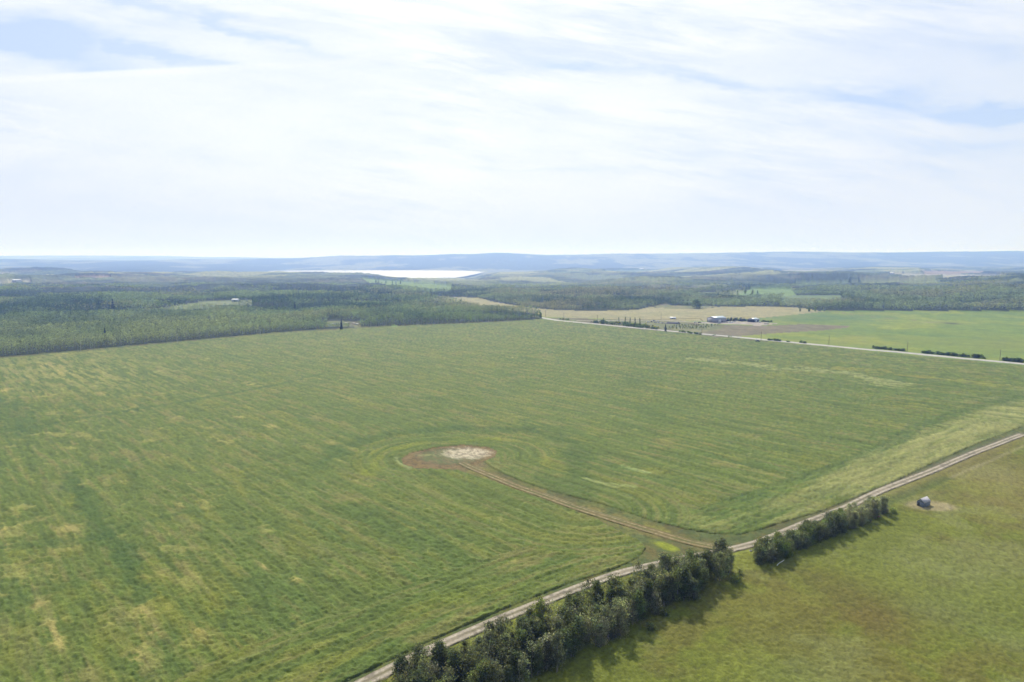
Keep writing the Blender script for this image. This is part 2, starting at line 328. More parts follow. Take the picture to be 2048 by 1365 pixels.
# pale lodged crop on the right, with the dark wet swale between
pale = streak([(2200, 790), (2048, 820), (1900, 880), (1780, 935), (1700, 975)], 22)(x, y)
c = mixc(c, L(.255, .26, .165), pale * (.35 + .65 * ss(n6 * .5 + n2 * .5, .38, .6)) * .95)
c = mixc(c, L(.225, .23, .135), (1 - ss(dt, 14, 38)) * ss(u, 1300, 1700) * ss(n6 * .5 + n1 * .5, .38, .6) * .8)
for (P, w, k) in [([(2048, 795), (1950, 815), (1850, 850), (1760, 900), (1640, 945), (1500, 1000), (1400, 1040)], 7, .6), ([(1090, 955), (1180, 1010), (1290, 1050), (1370, 1068)], 10, .5), ([(1420, 1062), (1560, 1022), (1700, 975)], 6, .45),
                  ([(130, 950), (170, 1010), (225, 1090), (290, 1200)], 5.5, .85), ([(0, 800), (30, 840), (55, 870)], 14, .7), ([(0, 868), (130, 845), (300, 815), (470, 788), (560, 770), (640, 750)], 4.5, .7),
                  ([(230, 1060), (300, 1042), (380, 1026)], 2.5, .6), ([(0, 1100), (60, 1088), (150, 1090), (240, 1068)], 5, .6), ([(1080, 866), (1140, 885), (1165, 912), (1150, 940), (1180, 975)], 9, .6), ([(640, 935), (680, 900), (790, 868), (900, 858), (1060, 862)], 9, .8),
                  ([(1400, 700), (1700, 742), (2048, 790)], 14, .3), ([(0, 1215), (90, 1190), (180, 1150)], 6, .4), ([(300, 1345), (340, 1290)], 7, .5)]:
    t = streak(P, w)(x + (n7 - .5) * w * 2.5, y + (n3 - .5) * w * 1.5); c = mixc(c, L(.060, .105, .040), t * k * (.5 + .6 * n2))
for (P, w, k, cc) in [([(1400, 720), (1560, 736), (1680, 745), (1790, 770)], 16, .85, (.26, .28, .18)), ([(1735, 765), (1790, 775)], 14, .7, (.25, .265, .16)), ([(1680, 738), (1900, 760), (2048, 778)], 10, .5, (.25, .235, .07)),
                      ([(1170, 960), (1215, 970), (1260, 975)], 3, .7, (.26, .30, .19)), ([(1240, 935), (1300, 948)], 2.5, .8, (.26, .32, .2)), ([(1380, 1040), (1430, 1050)], 7, .5, (.25, .26, .13)), ([(740, 950), (760, 905), (860, 882), (980, 880)], 5, .75, (.17, .20, .045)), ([(990, 878), (1060, 885), (1100, 905), (1080, 935)], 5, .6, (.19, .20, .06)),
                      ([(792, 917), (800, 928), (815, 938)], 2.0, .5, (.28, .31, .24)), ([(420, 1000), (600, 960)], 8, .25, (.19, .19, .05)), ([(900, 1010), (960, 1040)], 6, .3, (.17, .2, .04)), ([(850, 1220), (1000, 1180)], 8, .3, (.17, .19, .03)), ([(300, 1130), (380, 1210), (440, 1300)], 8, .35, (.17, .185, .035)), ([(160, 1180), (220, 1300)], 7, .35, (.16, .18, .04))]:
    t = streak(P, w)(x + (n7 - .5) * w * 2.5, y + (n3 - .5) * w * 2); c = mixc(c, L(*cc), t * k * ss(n6 * .5 + n2 * .5, .32, .6))
tram = np.exp(-((((b + 400) / 11.0) % 1.0 - .5) * 11.0 / .75) ** 2) * (ring < .5) * ss(fbs(a / 90, b / 11, 2, 25), .30, .60)
c = mixc(c, L(.055, .105, .045), tram * .28 * ss(n2, .38, .6))
tram2 = np.exp(-((((b + 402.5) / 33.0) % 1.0 - .5) * 33.0 / 1.1) ** 2) * (ring < .5) * ss(fbs(a / 60, b / 33, 2, 26), .35, .6)
c = mixc(c, L(.21, .21, .09), tram2 * .35 * ss(n2, .35, .6))
n9 = fbs(p2 / 45, p1 / 2.6, 3, 23, .65)
n8 = fbs(p2 / 5.5, p1 / 1.3, 3, 19, .7)
c *= (0.44 + 0.48 * n5 + .24 * n3 + .46 * n8 + .5 * ss(u, 950, 1350) * (n9 - .5))[:, None] * L(1.04, 1.02, .53)
cols[m] = c
vis = 1 - ss(np.hypot(x, y), 500, 900)
edge_ = ss(np.minimum(dt - 2.6, 99), 0, .6)
dz[m] = (.55 + .30 * (n6 - .5) + .6 * (n3 - .5) * (.35 + .65 * vis) + .75 * (n5 - .5) * vis + .6 * (n8 - .5) * vis + .5 * (n1 - .5)).clip(.05, 2)
# --- pasture
m = zn == 'pasture'; x, y = gx[m], gy[m]; u, v = gu[m], gv[m]
q1, q2, q3, q4 = fbm(x / 35, y / 35, 5, 31, .6), fbm(x / 9, y / 9, 4, 32, .6), fbm(x / 1.3, y / 1.3, 3, 33, .7), fbm(x / 60 + 8, y / 60, 4, 34)
c = np.tile(L(.125, .145, .028), (x.size, 1))
c = mixc(c, L(.17, .185, .038), ss(q1, .45, .68) * .8)
c = mixc(c, L(.075, .095, .028), ss(q2 * .5 + q4 * .5, .52, .66) * .6)
c = mixc(c, L(.145, .128, .036), ss(q4 * .6 + q2 * .4, .50, .64) * .62)
c = mixc(c, L(.17, .18, .075), ss(fbm(x / 28 + 30, y / 28, 5, 36, .6), .55, .70) * .6)
for (pu, pv, rw, cc, k) in [(1720, 1215, 14, (.115, .095, .03), .6), (1760, 1250, 9, (.12, .09, .03), .5), (1900, 1150, 22, (.15, .17, .065), .5), (2000, 960, 26, (.19, .165, .075), .6), (2030, 1010, 20, (.17, .14, .06), .5), (1640, 1165, 12, (.12, .105, .035), .5), (1560, 1330, 12, (.11, .14, .04), .5), (1980, 1260, 14, (.13, .16, .05), .5), (1500, 1220, 9, (.15, .15, .03), .5), (1860, 1225, 10, (.135, .15, .065), .5)]:
    q = px2g(pu, pv); e = np.hypot(x - q[0] + (q2 - .5) * 14, y - q[1] + (q1 - .5) * 14); c = mixc(c, L(*cc), np.exp(-(e / rw) ** 2) * k)
sh = px2g(1856, 1014); e = np.hypot((x - sh[0] - 1.5) / 1.55 + (q2 - .5) * 1.6, (y - sh[1]) + (q3 - .5) * 2.2)
c = mixc(c, L(.27, .225, .16), (1 - ss(e, 4.2, 7.6)) * .9)
c = mixc(c, L(.27, .235, .17), np.exp(-((e - 4.0) / 1.0) ** 2) * .5)
# two faint wheel lines beside the track at the right
for off in ((2048, 893),):
    t = streak([(1900, 958), (1980, 924), (2048, 893), (2200, 838)], 1.6)(x, y); c = mixc(c, L(.24, .215, .14), t * .55)
t = streak([(1760, 1012), (1850, 975), (1890, 958)], 4)(x, y); c = mixc(c, L(.05, .085, .025), t * .55)
dt = dseg(x, y, TRG); c = mixc(c, L(.15, .125, .055), (1 - ss(dt, 3, 9 + 6 * q1)) * ss(u, 1700, 1850) * .65)
q5 = fbm(x / .7, y / .7, 2, 37)
c *= (.42 + .70 * q3 + .46 * q5)[:, None] * L(1.05, 1.03, .7); cols[m] = c
dz[m] = .02 + ss(dt, 2.6, 4.5) * (.05 + .55 * (q3 - .3).clip(0, 1) + .22 * q2 + .3 * (q5 - .4).clip(0, 1))
# --- verge (grass margin), well pad
m = zn == 'verge'; x, y = gx[m], gy[m]; u, v = gu[m], gv[m]
q1, q2, q3 = fbm(x / 6, y / 6, 4, 41, .6), fbm(x / 1.2, y / 1.2, 3, 42, .7), fbm(x / 20, y / 20, 3, 43)
da = dseg(x, y, ACC)
c = np.tile(L(.120, .130, .032), (x.size, 1))
c = mixc(c, L(.165, .12, .04), ss(q1 * .6 + q3 * .4, .50, .62) * .6); c = mixc(c, L(.085, .115, .035), ss(fbm(x / 4 + 9, y / 4, 3, 47, .6), .48, .6) * .7)
c = mixc(c, L(.215, .165, .05), np.exp(-((da - 3.6) / 2.2) ** 2) * ss(q1, .3, .55) * .6)
c = mixc(c, L(.065, .075, .027), ss(q2 * .5 + q3 * .5, .5, .62) * .6)
c = mixc(c, L(.19, .18, .035), ss(fbm(x / 9 + 5, y / 9, 3, 44), .52, .7) * (1 - ss(da, 3, 9)) * .8)
yl = px2g(1335, 1092); e = np.hypot((x - yl[0]) * AX[0] + (y - yl[1]) * AX[1], 1.9 * ((x - yl[0]) * BX[0] + (y - yl[1]) * BX[1]))
c = mixc(c, L(.26, .29, .018), (1 - ss(e + (q1 - .5) * 7 + (q2 - .5) * 4, 2.6, 6.6)) * .85)
c = mixc(c, L(.16, .14, .085), (1 - ss(dseg(x, y, TRG), 2, 5)) * ss(u, 1500, 1700) * .7)
c = mixc(c, L(.19, .135, .06), (1 - ss(np.hypot(x - ACC[0][0], y - ACC[0][1]) + (q1 - .5) * 6, 5, 13)) * .8)
c *= (.45 + 1.1 * q2)[:, None]; cols[m] = c; dz[m] = .02 + .22 * (q2 - .3).clip(0, 1) * ss(np.minimum(da, dseg(x, y, TRG)), 1.8, 3)
m = zn == 'pad'; x, y = gx[m], gy[m]; u, v = gu[m], gv[m]
q1, q2, q3 = fbs((x * AX[0] + y * AX[1]) / 5, (x * BX[0] + y * BX[1]) / 2.2, 4, 51, .6), fbm(x / 1.5, y / 1.5, 3, 52, .7), fbm(x / 7, y / 7, 3, 53)
e = np.hypot((u - 899) / 97, (v - 914.5) / 23.5)
c = np.tile(L(.12, .13, .045), (x.size, 1))
c = mixc(c, L(.125, .092, .036), ss(e + (q2 - .5) * .3 + (q3 - .5) * .3, .50, .66) * .97)
c = mixc(c, L(.165, .115, .042), ss(e + (q2 - .5) * .12, .70, .80) * (.6 + .5 * ss(q2, .3, .6)))
c = mixc(c, L(.20, .145, .065), ss(q1, .46, .64) * .5)
c = mixc(c, L(.10, .125, .035), ss(q3, .5, .6) * ss(e, .8, .6) * .6)
eb = np.hypot((u - 934) / 52, (v - 907) / 12.5) + (q1 - .5) * .9 + (q2 - .5) * .2
c = mixc(c, L(.46, .39, .26), (1 - ss(eb, .55, 1.15)) * (.6 + .4 * ss(q2, .35, .55)))
c = mixc(c, L(.14, .11, .07), (1 - ss(eb, .8, 1)) * ss(q1 * .5 + fbm(x / 3, y / 3, 3, 55) * .5, .56, .66) * .6)
c = mixc(c, L(.30, .31, .12), ss(np.abs(v - 911 + (u - 870) * .02), 3, 1) * ss(u, 815, 850) * ss(u, 900, 880) * .35 * ss(q2, .4, .6))
c *= (.72 + .56 * q2)[:, None]; cols[m] = c; dz[m] = .03 + .3 * (q2 - .3).clip(0, 1)
# --- fields beyond the road
def fieldcol(name, base, alt, alt2, sa, sb, amp=.5, seed=60, h=.4):
    m = zn == name
    if not m.any(): return
    x, y = gx[m], gy[m]; a = x * AX[0] + y * AX[1]; b = x * BX[0] + y * BX[1]
    w = fbm(x / 70, y / 70, 3, seed + 5) * 30
    r1, r2, r3 = fbs((a + w) / sa, (b + w) / sb, 4, seed, .6), fbm(x / 60, y / 60, 4, seed + 1, .6), fbm(x / 6, y / 6, 3, seed + 2, .6)
    c = np.tile(L(*base), (x.size, 1)); c = mixc(c, L(*alt), ss(r1, .45, .66) * amp); c = mixc(c, L(*alt2), ss(r2, .48, .66) * amp)
    c *= (.82 + .36 * r3)[:, None]; cols[m] = c; dz[m] = h * r3
fieldcol('green', (.160, .215, .040), (.115, .18, .045), (.23, .255, .04), 260, 12, .7, 60)
fieldcol('hay', (.30, .265, .125), (.25, .23, .11), (.24, .235, .10), 200, 14, .5, 70, .2)
fieldcol('brown', (.175, .15, .085), (.14, .13, .065), (.21, .165, .11), 120, 8, .7, 80, .2)
fieldcol('rough', (.14, .155, .06), (.22, .20, .09), (.12, .10, .055), 60, 10, .8, 90, .4)
fieldcol('yard', (.36, .31, .24), (.28, .24, .19), (.42, .37, .29), 40, 10, .6, 100, .05)
fieldcol('mead_g', (.15, .22, .06), (.12, .19, .05), (.18, .24, .07), 200, 20, .4, 110, .3)
fieldcol('mead_l', (.14, .19, .075), (.13, .16, .065), (.16, .20, .08), 200, 20, .4, 120, .3)
fieldcol('mead_y', (.17, .20, .08), (.15, .18, .07), (.20, .21, .10), 200, 20, .4, 130, .3)
fieldcol('mead_b', (.24, .19, .14), (.22, .18, .12), (.26, .21, .14), 200, 20, .4, 140, .3)
fieldcol('mead_p', (.30, .29, .20), (.26, .26, .17), (.32, .30, .2), 200, 20, .4, 150, .3)
m = zn == 'green'; x, y = gx[m], gy[m]; u, v = gu[m], gv[m]; c = cols[m]
q = fbm(x / 50, y / 50, 3, 64)
c = mixc(c, L(.22, .23, .045), np.exp(-((u - 1700) / 150) ** 2 - ((v - 680) / 13) ** 2) * .8 * ss(q, .3, .6))
c = mixc(c, L(.20, .22, .05), ss(u, 1750, 2048) * np.exp(-((v - 690) / 16) ** 2) * .6)
c = mixc(c, L(.07, .135, .06), np.exp(-((u - 1640) / 140) ** 2 - ((v - 636) / 10) ** 2) * .55)
c = mixc(c, L(.20, .15, .08), (1 - ss(dseg(x, y, [px2g(*p) for p in [(1660, 623), (1700, 629), (1760, 636), (1830, 641)]]), 1, 5)) * .6)
c = mixc(c, L(.045, .05, .035), np.exp(-((u - 1900 - (v - 647) * 6) / 16) ** 2 - ((v - 647.5) / 2.2) ** 2) * .9)
c = mixc(c, L(.26, .23, .13), np.exp(-((u - 1865) / 22) ** 2 - ((v - 645.5) / 1) ** 2) * .6)
cols[m] = c
# --- forest: dark floor near, closed canopy beyond
CANO = 2250.0
m = zn == 'forest'; x, y = gx[m], gy[m]
d = np.hypot(x, y); r1, r2, r3, r4 = fbm(x / 500, y / 500, 4, 201), fbm(x / 90, y / 90, 4, 202), fbm(x / 11, y / 25, 3, 203, .7), fbm(x / 240 + 4, y / 240, 4, 204)
can = ss(d, CANO - 250, CANO)
c = np.tile(L(.035, .048, .024), (x.size, 1))
cc = np.tile(L(.060, .088, .050), (x.size, 1)); cc = mixc(cc, L(.022, .040, .030), ss(r4 * .5 + r2 * .5, .44, .54) * .95); cc = mixc(cc, L(.16, .19, .085), ss(r1 * .6 + r2 * .4, .54, .62) * .7); cc = mixc(cc, L(.17, .15, .10), ss(fbm(x / 160, y / 160, 4, 206), .58, .7) * .4)
cc = mixc(cc, L(.24, .25, .12), ss(fbm(x / 380 + 9, y / 700, 4, 208, .55), .57, .60) * ss(y, 2600, 3600) * .8)
cc *= (.7 + 1.0 * r3)[:, None]
cols[m] = c * (1 - can[:, None]) + cc * can[:, None]
dz[m] = can * (7 + 10 * r3 + 14 * (r2 - .5)) * (1 - ss(d, 7500, 9500) * .3) * (1 - ss(d, 5500, 7000) * .4)
m = zn == 'hills'; x, y = gx[m], gy[m]
r1, r2, r3 = fbm(x / 1100, y / 1700, 4, 211, .55), fbm(x / 300, y / 700, 4, 212, .6), fbm(x / 45, y / 260, 3, 213, .6)
c = np.tile(L(.035, .052, .04), (x.size, 1)); c = mixc(c, L(.20, .21, .12), ss(r1 * .55 + r2 * .45, .53, .58) * .75); c = mixc(c, L(.04, .06, .04), ss(r3, .5, .8) * .5)
cols[m] = c; dz[m] = 10 * r3

gz = gz + dz
# keep the bottom of the lake under its surface
LZ = -80.0
I = np.arange(nr * na).reshape(nr, na)
i0 = I[:-1, :]; i1 = np.roll(I, -1, 1)[:-1, :]; j0 = I[1:, :]; j1 = np.roll(I, -1, 1)[1:, :]
FQ = np.stack([i0, i1, j1, j0], -1).reshape(-1, 4)[:, ::-1]
ZF = zn[FQ[:, 0]]

def mesh_np(name, V, Fc, C=None, mat=None, parent=None, smooth=False):
    me = bpy.data.meshes.new(name)
    V = np.ascontiguousarray(V, np.float32); Fc = np.asarray(Fc, np.int32); k = Fc.shape[1]
    me.vertices.add(len(V)); me.vertices.foreach_set('co', V.ravel())
    me.loops.add(Fc.size); me.loops.foreach_set('vertex_index', Fc.ravel())
    me.polygons.add(len(Fc)); me.polygons.foreach_set('loop_start', np.arange(0, Fc.size, k, dtype=np.int32))
    me.polygons.foreach_set('loop_total', np.full(len(Fc), k, np.int32))
    if smooth: me.polygons.foreach_set('use_smooth', np.ones(len(Fc), bool))
    me.update(calc_edges=True)
    if C is not None:
        at = me.color_attributes.new('Col', 'FLOAT_COLOR', 'POINT')
        cc = np.ones((len(V), 4), np.float32); cc[:, :3] = C; at.data.foreach_set('color', cc.ravel())
    if mat: me.materials.append(mat)
    o = bpy.data.objects.new(name, me); col.objects.link(o)
    if parent: o.parent = parent
    return o
def tag(o, label=None, cat=None, group=None, kind=None):
    if label: o['label'] = label
    if cat: o['category'] = cat
    if group: o['group'] = group
    if kind: o['kind'] = kind
    return o

# ------------------------------------------------------------------ materials
def mat(name):
    m = bpy.data.materials.new(name); m.use_nodes = True; t = NT(m.node_tree); t.n.clear()
    o = t.new('ShaderNodeOutputMaterial'); return m, t, o
def ground_mat(name, grain, bump, lo=.75, hi=1.25, rough=.95):
    m, t, o = mat(name)
    at = t.new('ShaderNodeAttribute', attribute_name='Col'); g = t.new('ShaderNodeNewGeometry')
    n = t.noise(g.outputs['Position'], grain, 4, .7); n2 = t.noise(g.outputs['Position'], grain * .13, 3, .6)
    f = t.m('MULTIPLY', t.ramp(n, .3, .7, lo, hi, False), t.ramp(n2, .3, .7, .9, 1.1, False))
    c = t.mix(1.0, at.outputs['Color'], t.xyz(f, f, f), 'MULTIPLY')
    p = t.new('ShaderNodeBsdfPrincipled'); t.l.new(c, p.inputs['Base Color']); p.inputs['Roughness'].default_value = rough
    p.inputs['Specular IOR Level'].default_value = 0.15
    bp = t.new('ShaderNodeBump'); bp.inputs['Strength'].default_value = 1.0; bp.inputs['Distance'].default_value = bump; t.l.new(n, bp.inputs['Height'])
    t.l.new(bp.outputs[0], p.inputs['Normal']); t.l.new(p.outputs[0], o.inputs[0]); return m
def leaf_mat(name, trans=.58, var=.3):
    m, t, o = mat(name)
    at = t.new('ShaderNodeAttribute', attribute_name='Col'); oi = t.new('ShaderNodeObjectInfo')
    hs = t.new('ShaderNodeHueSaturation'); t.l.new(at.outputs['Color'], hs.inputs['Color'])
    t.l.new(t.ramp(oi.outputs['Random'], 0, 1, .485, .515, False), hs.inputs['Hue'])
    t.l.new(t.ramp(t.m('FRACT', t.m('MULTIPLY', oi.outputs['Random'], 7.3)), 0, 1, 1 - var, 1 + var, False), hs.inputs['Value'])
    t.l.new(t.ramp(t.m('FRACT', t.m('MULTIPLY', oi.outputs['Random'], 3.7)), 0, 1, .7, 1.1, False), hs.inputs['Saturation'])
    d = t.new('ShaderNodeBsdfDiffuse'); t.l.new(hs.outputs[0], d.inputs[0])
    tr = t.new('ShaderNodeBsdfTranslucent'); t.l.new(t.mix(1.0, hs.outputs[0], (1.25, 1.35, .8, 1), 'MULTIPLY'), tr.inputs[0])
    mx = t.new('ShaderNodeMixShader'); mx.inputs[0].default_value = trans; t.l.new(d.outputs[0], mx.inputs[1]); t.l.new(tr.outputs[0], mx.inputs[2])
    t.l.new(mx.outputs[0], o.inputs[0]); return m
def flat_mat(name, c, rough=.7, metal=0., amp=.25, scale=2., spec=.4, stretch=None):
    m, t, o = mat(name); g = t.new('ShaderNodeTexCoord'); vec = g.outputs['Object']
    if stretch:
        mp = t.new('ShaderNodeMapping'); t.l.new(vec, mp.inputs[0]); mp.inputs['Scale'].default_value = stretch; vec = mp.outputs[0]
    n = t.noise(vec, scale, 5, .6); f = t.ramp(n, .25, .75, 1 - amp, 1 + amp, False)
    cc = t.mix(1.0, (*c, 1), t.xyz(f, f, f), 'MULTIPLY')
    p = t.new('ShaderNodeBsdfPrincipled'); t.l.new(cc, p.inputs['Base Color']); p.inputs['Roughness'].default_value = rough
    p.inputs['Metallic'].default_value = metal; p.inputs['Specular IOR Level'].default_value = spec; t.l.new(p.outputs[0], o.inputs[0]); return m
M_crop = ground_mat('crop', 2.2, .25); M_grass = ground_mat('grass', 2.8, .15); M_dirt = ground_mat('dirt', 1.6, .05); M_far = ground_mat('far_land', .35, .5, .85, 1.15)
M_wood = ground_mat('canopy', .12, 3.0, .65, 1.35)
M_leaf = leaf_mat('leaves'); M_needle = leaf_mat('needles', .12, .2); M_forest = leaf_mat('forest_leaves', .56, 0)
M_bark = flat_mat('aspen_bark', (.26, .24, .20), .9, 0, .4, 3); M_darkbark = flat_mat('dark_bark', (.09, .07, .055), .9, 0, .3, 3)

NAMES = {'crop': ('crop_field', M_crop), 'pasture': ('pasture', M_grass), 'verge': ('grass_verge', M_grass), 'pad': ('bare_clearing', M_dirt), 'green': ('green_field', M_far), 'hay': ('hay_field', M_far),
         'brown': ('brown_field', M_far), 'rough': ('rough_ground', M_far), 'yard': ('gravel_yard', M_far), 'hills': ('hills', M_far), 'forest': ('ground', M_wood)}
def zone_mesh(sel, name, m_):
    q = FQ[sel]
    if not len(q): return
    used, invx = np.unique(q, return_inverse=True)
    o = mesh_np(name, np.stack([gx[used], gy[used], gz[used]], 1), invx.reshape(-1, 4), cols[used], m_, smooth=True)
    tag(o, kind='structure'); return o
for k, (nm, mm) in NAMES.items(): zone_mesh(ZF == k, nm, mm)
zone_mesh(np.char.startswith(ZF, 'mead'), 'meadow', M_far)

# lake
m_, t, o_ = mat('lake_water')
p = t.new('ShaderNodeBsdfPrincipled'); p.inputs['Base Color'].default_value = (.05, .08, .09, 1); p.inputs['Roughness'].default_value = .38; p.inputs['IOR'].default_value = 1.333
g = t.new('ShaderNodeNewGeometry'); bp = t.new('ShaderNodeBump'); bp.inputs['Strength'].default_value = .4; bp.inputs['Distance'].default_value = .3
t.l.new(t.noise(g.outputs['Position'], .15, 4, .6), bp.inputs['Height']); t.l.new(bp.outputs[0], p.inputs['Normal']); t.l.new(p.outputs[0], o_.inputs[0])
LK = [(-3300, 9350), (-2500, 9450), (-1500, 9250), (-600, 8900), (-330, 8350), (-360, 7400), (-430, 6400), (-560, 5400), (-900, 5000), (-2300, 5100), (-2700, 7500)]
lk = mesh_np('lake', [(a, b, LZ) for a, b in LK], [list(range(len(LK)))], None, m_); tag(lk, kind='structure')

# ------------------------------------------------------------------ roads and tracks (thin raised strips with their own ruts)
def smooth_path(pts, step):
    P = np.array(pts, float); d = np.r_[0, np.cumsum(np.hypot(*np.diff(P, axis=0).T))]
    s = np.arange(0, d[-1], step); Q = np.stack([np.interp(s, d, P[:, 0]), np.interp(s, d, P[:, 1])], 1)
    k = max(3, int(10 / step)); ker = np.hanning(2 * k + 1); ker /= ker.sum()
    Qp = np.vstack([np.repeat(Q[:1], k, 0), Q, np.repeat(Q[-1:], k, 0)])
    return np.stack([np.convolve(Qp[:, i], ker, 'valid') for i in (0, 1)], 1), s
def strip(name, pts, width, colfn, lift, step=.5, n=13, crown=0.0):
    Q, s = smooth_path(pts, step); T = np.gradient(Q, axis=0); T /= np.hypot(T[:, 0], T[:, 1])[:, None]; N = np.stack([-T[:, 1], T[:, 0]], 1)
    w = np.linspace(-1, 1, n); jit = (fbm(s / 2.5, s * 0, 3, 301) - .5) * .35
    P = Q[:, None, :] + N[:, None, :] * (w[None, :, None] * width / 2 * (1 + jit[:, None, None] * (np.abs(w)[None, :, None] > .95)))
    x, y = P[..., 0].ravel(), P[..., 1].ravel(); W_ = np.tile(w, len(s)); S_ = np.repeat(s, n)
    z = ter(x, y) + lift + crown * (1 - W_ ** 2) - (np.abs(W_) > .99) * lift * .9
    C = colfn(x, y, W_, S_); i = np.arange(len(s) * n).reshape(len(s), n)
    Fq = np.stack([i[:-1, :-1], i[1:, :-1], i[1:, 1:], i[:-1, 1:]], -1).reshape(-1, 4)
    o = mesh_np(name, np.stack([x, y, z], 1), Fq, C, M_dirt, smooth=True); tag(o, kind='structure'); return o
def c_track(x, y, w, s):
    n1, n2, n3 = fbm(x / .8, y / .8, 3, 311, .7), fbm(x / 5, y / 5, 3, 312), fbm(s / 9, w * 2, 3, 313)
    rut = np.exp(-((np.abs(w) - .52) / .24) ** 2); mid = np.exp(-(w / .22) ** 2)
    c = np.tile(L(.27, .225, .155), (x.size, 1)); c = mixc(c, L(.45, .39, .29), rut * (.5 + .5 * n1)); c = mixc(c, L(.16, .145, .075), mid * ss(n3 + n1 * .3, .45, .75) * .9)
    c = mixc(c, L(.15, .135, .06), ss(np.abs(w) + (n1 - .5) * .4, .80, 1.0) * .8); c = mixc(c, L(.12, .10, .07), ss(fbm(x / 2, y / 2, 3, 314), .62, .7) * .5); return c * (.75 + .5 * n1)[:, None]
strip('dirt_track', TRG, 4.3, c_track, .30, .5, 17)
def c_acc(x, y, w, s):
    n1, n3 = fbm(x / .7, y / .7, 3, 321, .7), fbm(s / 7, w * 3, 3, 323)
    rut = np.exp(-((np.abs(w + .05) - .45) / .13) ** 2); c = np.tile(L(.165, .13, .045), (x.size, 1)); c = mixc(c, L(.11, .12, .032), ss(n3, .45, .6) * .6)
    c = mixc(c, L(.34, .265, .15), rut * (.25 + .6 * ss(n1, .3, .6))); c = mixc(c, L(.34, .28, .18), np.exp(-((w - .86) / .07) ** 2) * ss(n3, .5, .65) * .7); return c * (.75 + .5 * n1)[:, None]
strip('access_track', [px2g(921, 925)] + ACC + [px2g(1470, 1099)], 5.2, c_acc, .26, .4, 25)
RD = [px2g(1070, 634.5), px2g(1084, 637)] + [g0 + (g1 - g0) * t + BX * 6.0 for t in (.05, .3, .6, 1.0, 1.4)]
RD[0] = px2g(1068, 633); RD[1] = px2g(1084, 636.5)
def c_road(x, y, w, s):
    n1 = fbm(x / 3, y / 3, 3, 331, .6); c = np.tile(L(.46, .43, .37), (x.size, 1)); c = mixc(c, L(.36, .335, .28), np.exp(-(w / .2) ** 2) * .6); c = mixc(c, L(.2, .2, .1), ss(np.abs(w), .85, 1.)); return c * (.85 + .3 * n1)[:, None]
strip('gravel_road', RD, 11.0, c_road, .55, 2.0, 13, .1)
def c_drive(x, y, w, s):
    n1 = fbm(x / 3, y / 3, 3, 341, .6); return np.tile(L(.38, .34, .26), (x.size, 1)) * (.8 + .4 * n1)[:, None]
strip('farm_driveway', [px2g(1410, 646.5), px2g(1380, 644.5), px2g(1330, 641.5), px2g(1250, 641), px2g(1190, 642.5), px2g(1150, 642)], 6, c_drive, .45, 2.0, 5)
strip('farm_driveway', [px2g(1200, 639.5), px2g(1300, 640), px2g(1400, 637.5), px2g(1406, 643)], 3.0, c_acc, .45, 2.0, 7)

# ------------------------------------------------------------------ trees
rng = np.random.default_rng(7)
def leaves(P, size, r, flat=0.0):          # a quad leaf clump at each point
    n = len(P); a = r.normal(size=(n, 3)); a /= np.linalg.norm(a, axis=1)[:, None]
    b = np.cross(a, r.normal(size=(n, 3))); b /= np.linalg.norm(b, axis=1)[:, None]
    s = (size * r.uniform(.6, 1.3, n))[:, None]; a = a * s; b = b * s * r.uniform(.5, .9, n)[:, None]
    V_ = np.stack([P - a - b, P + a * 1.1 - b * .4, P + a + b, P - a * .5 + b * 1.1], 1).reshape(-1, 3)
    return V_, np.arange(4 * n).reshape(n, 4)
def tube(pts, rad, seg=6):
    pts = np.array(pts, float); n = len(pts); V_ = []; F_ = []
    for i in range(n):
        d = pts[min(i + 1, n - 1)] - pts[max(i - 1, 0)]; d /= np.linalg.norm(d) + 1e-9
        e = np.cross(d, [0.3, 1, .1]); e /= np.linalg.norm(e); f = np.cross(d, e)
        for k in range(seg):
            q = 2 * math.pi * k / seg; V_.append(pts[i] + (e * math.cos(q) + f * math.sin(q)) * rad[i])
    for i in range(n - 1):
        for k in range(seg): F_.append((i * seg + k, i * seg + (k + 1) % seg, (i + 1) * seg + (k + 1) % seg, (i + 1) * seg + k))
    return np.array(V_), np.array(F_)
class Acc:
    def __init__(s): s.V = []; s.F = []; s.C = []; s.n = 0
    def add(s, V_, F_, C_=(1, 1, 1)):
        V_ = np.asarray(V_, float); C_ = np.asarray(C_, float)
        if C_.ndim == 1: C_ = np.tile(C_, (len(V_), 1))
        s.V.append(V_); s.F.append(np.asarray(F_) + s.n); s.C.append(C_); s.n += len(V_)
    def data(s): return np.vstack(s.V), np.vstack(s.F), np.vstack(s.C)
def me_np(name, acc, mt):
    o = mesh_np(name, *acc.data(), mt); me = o.data; bpy.data.objects.remove(o); return me
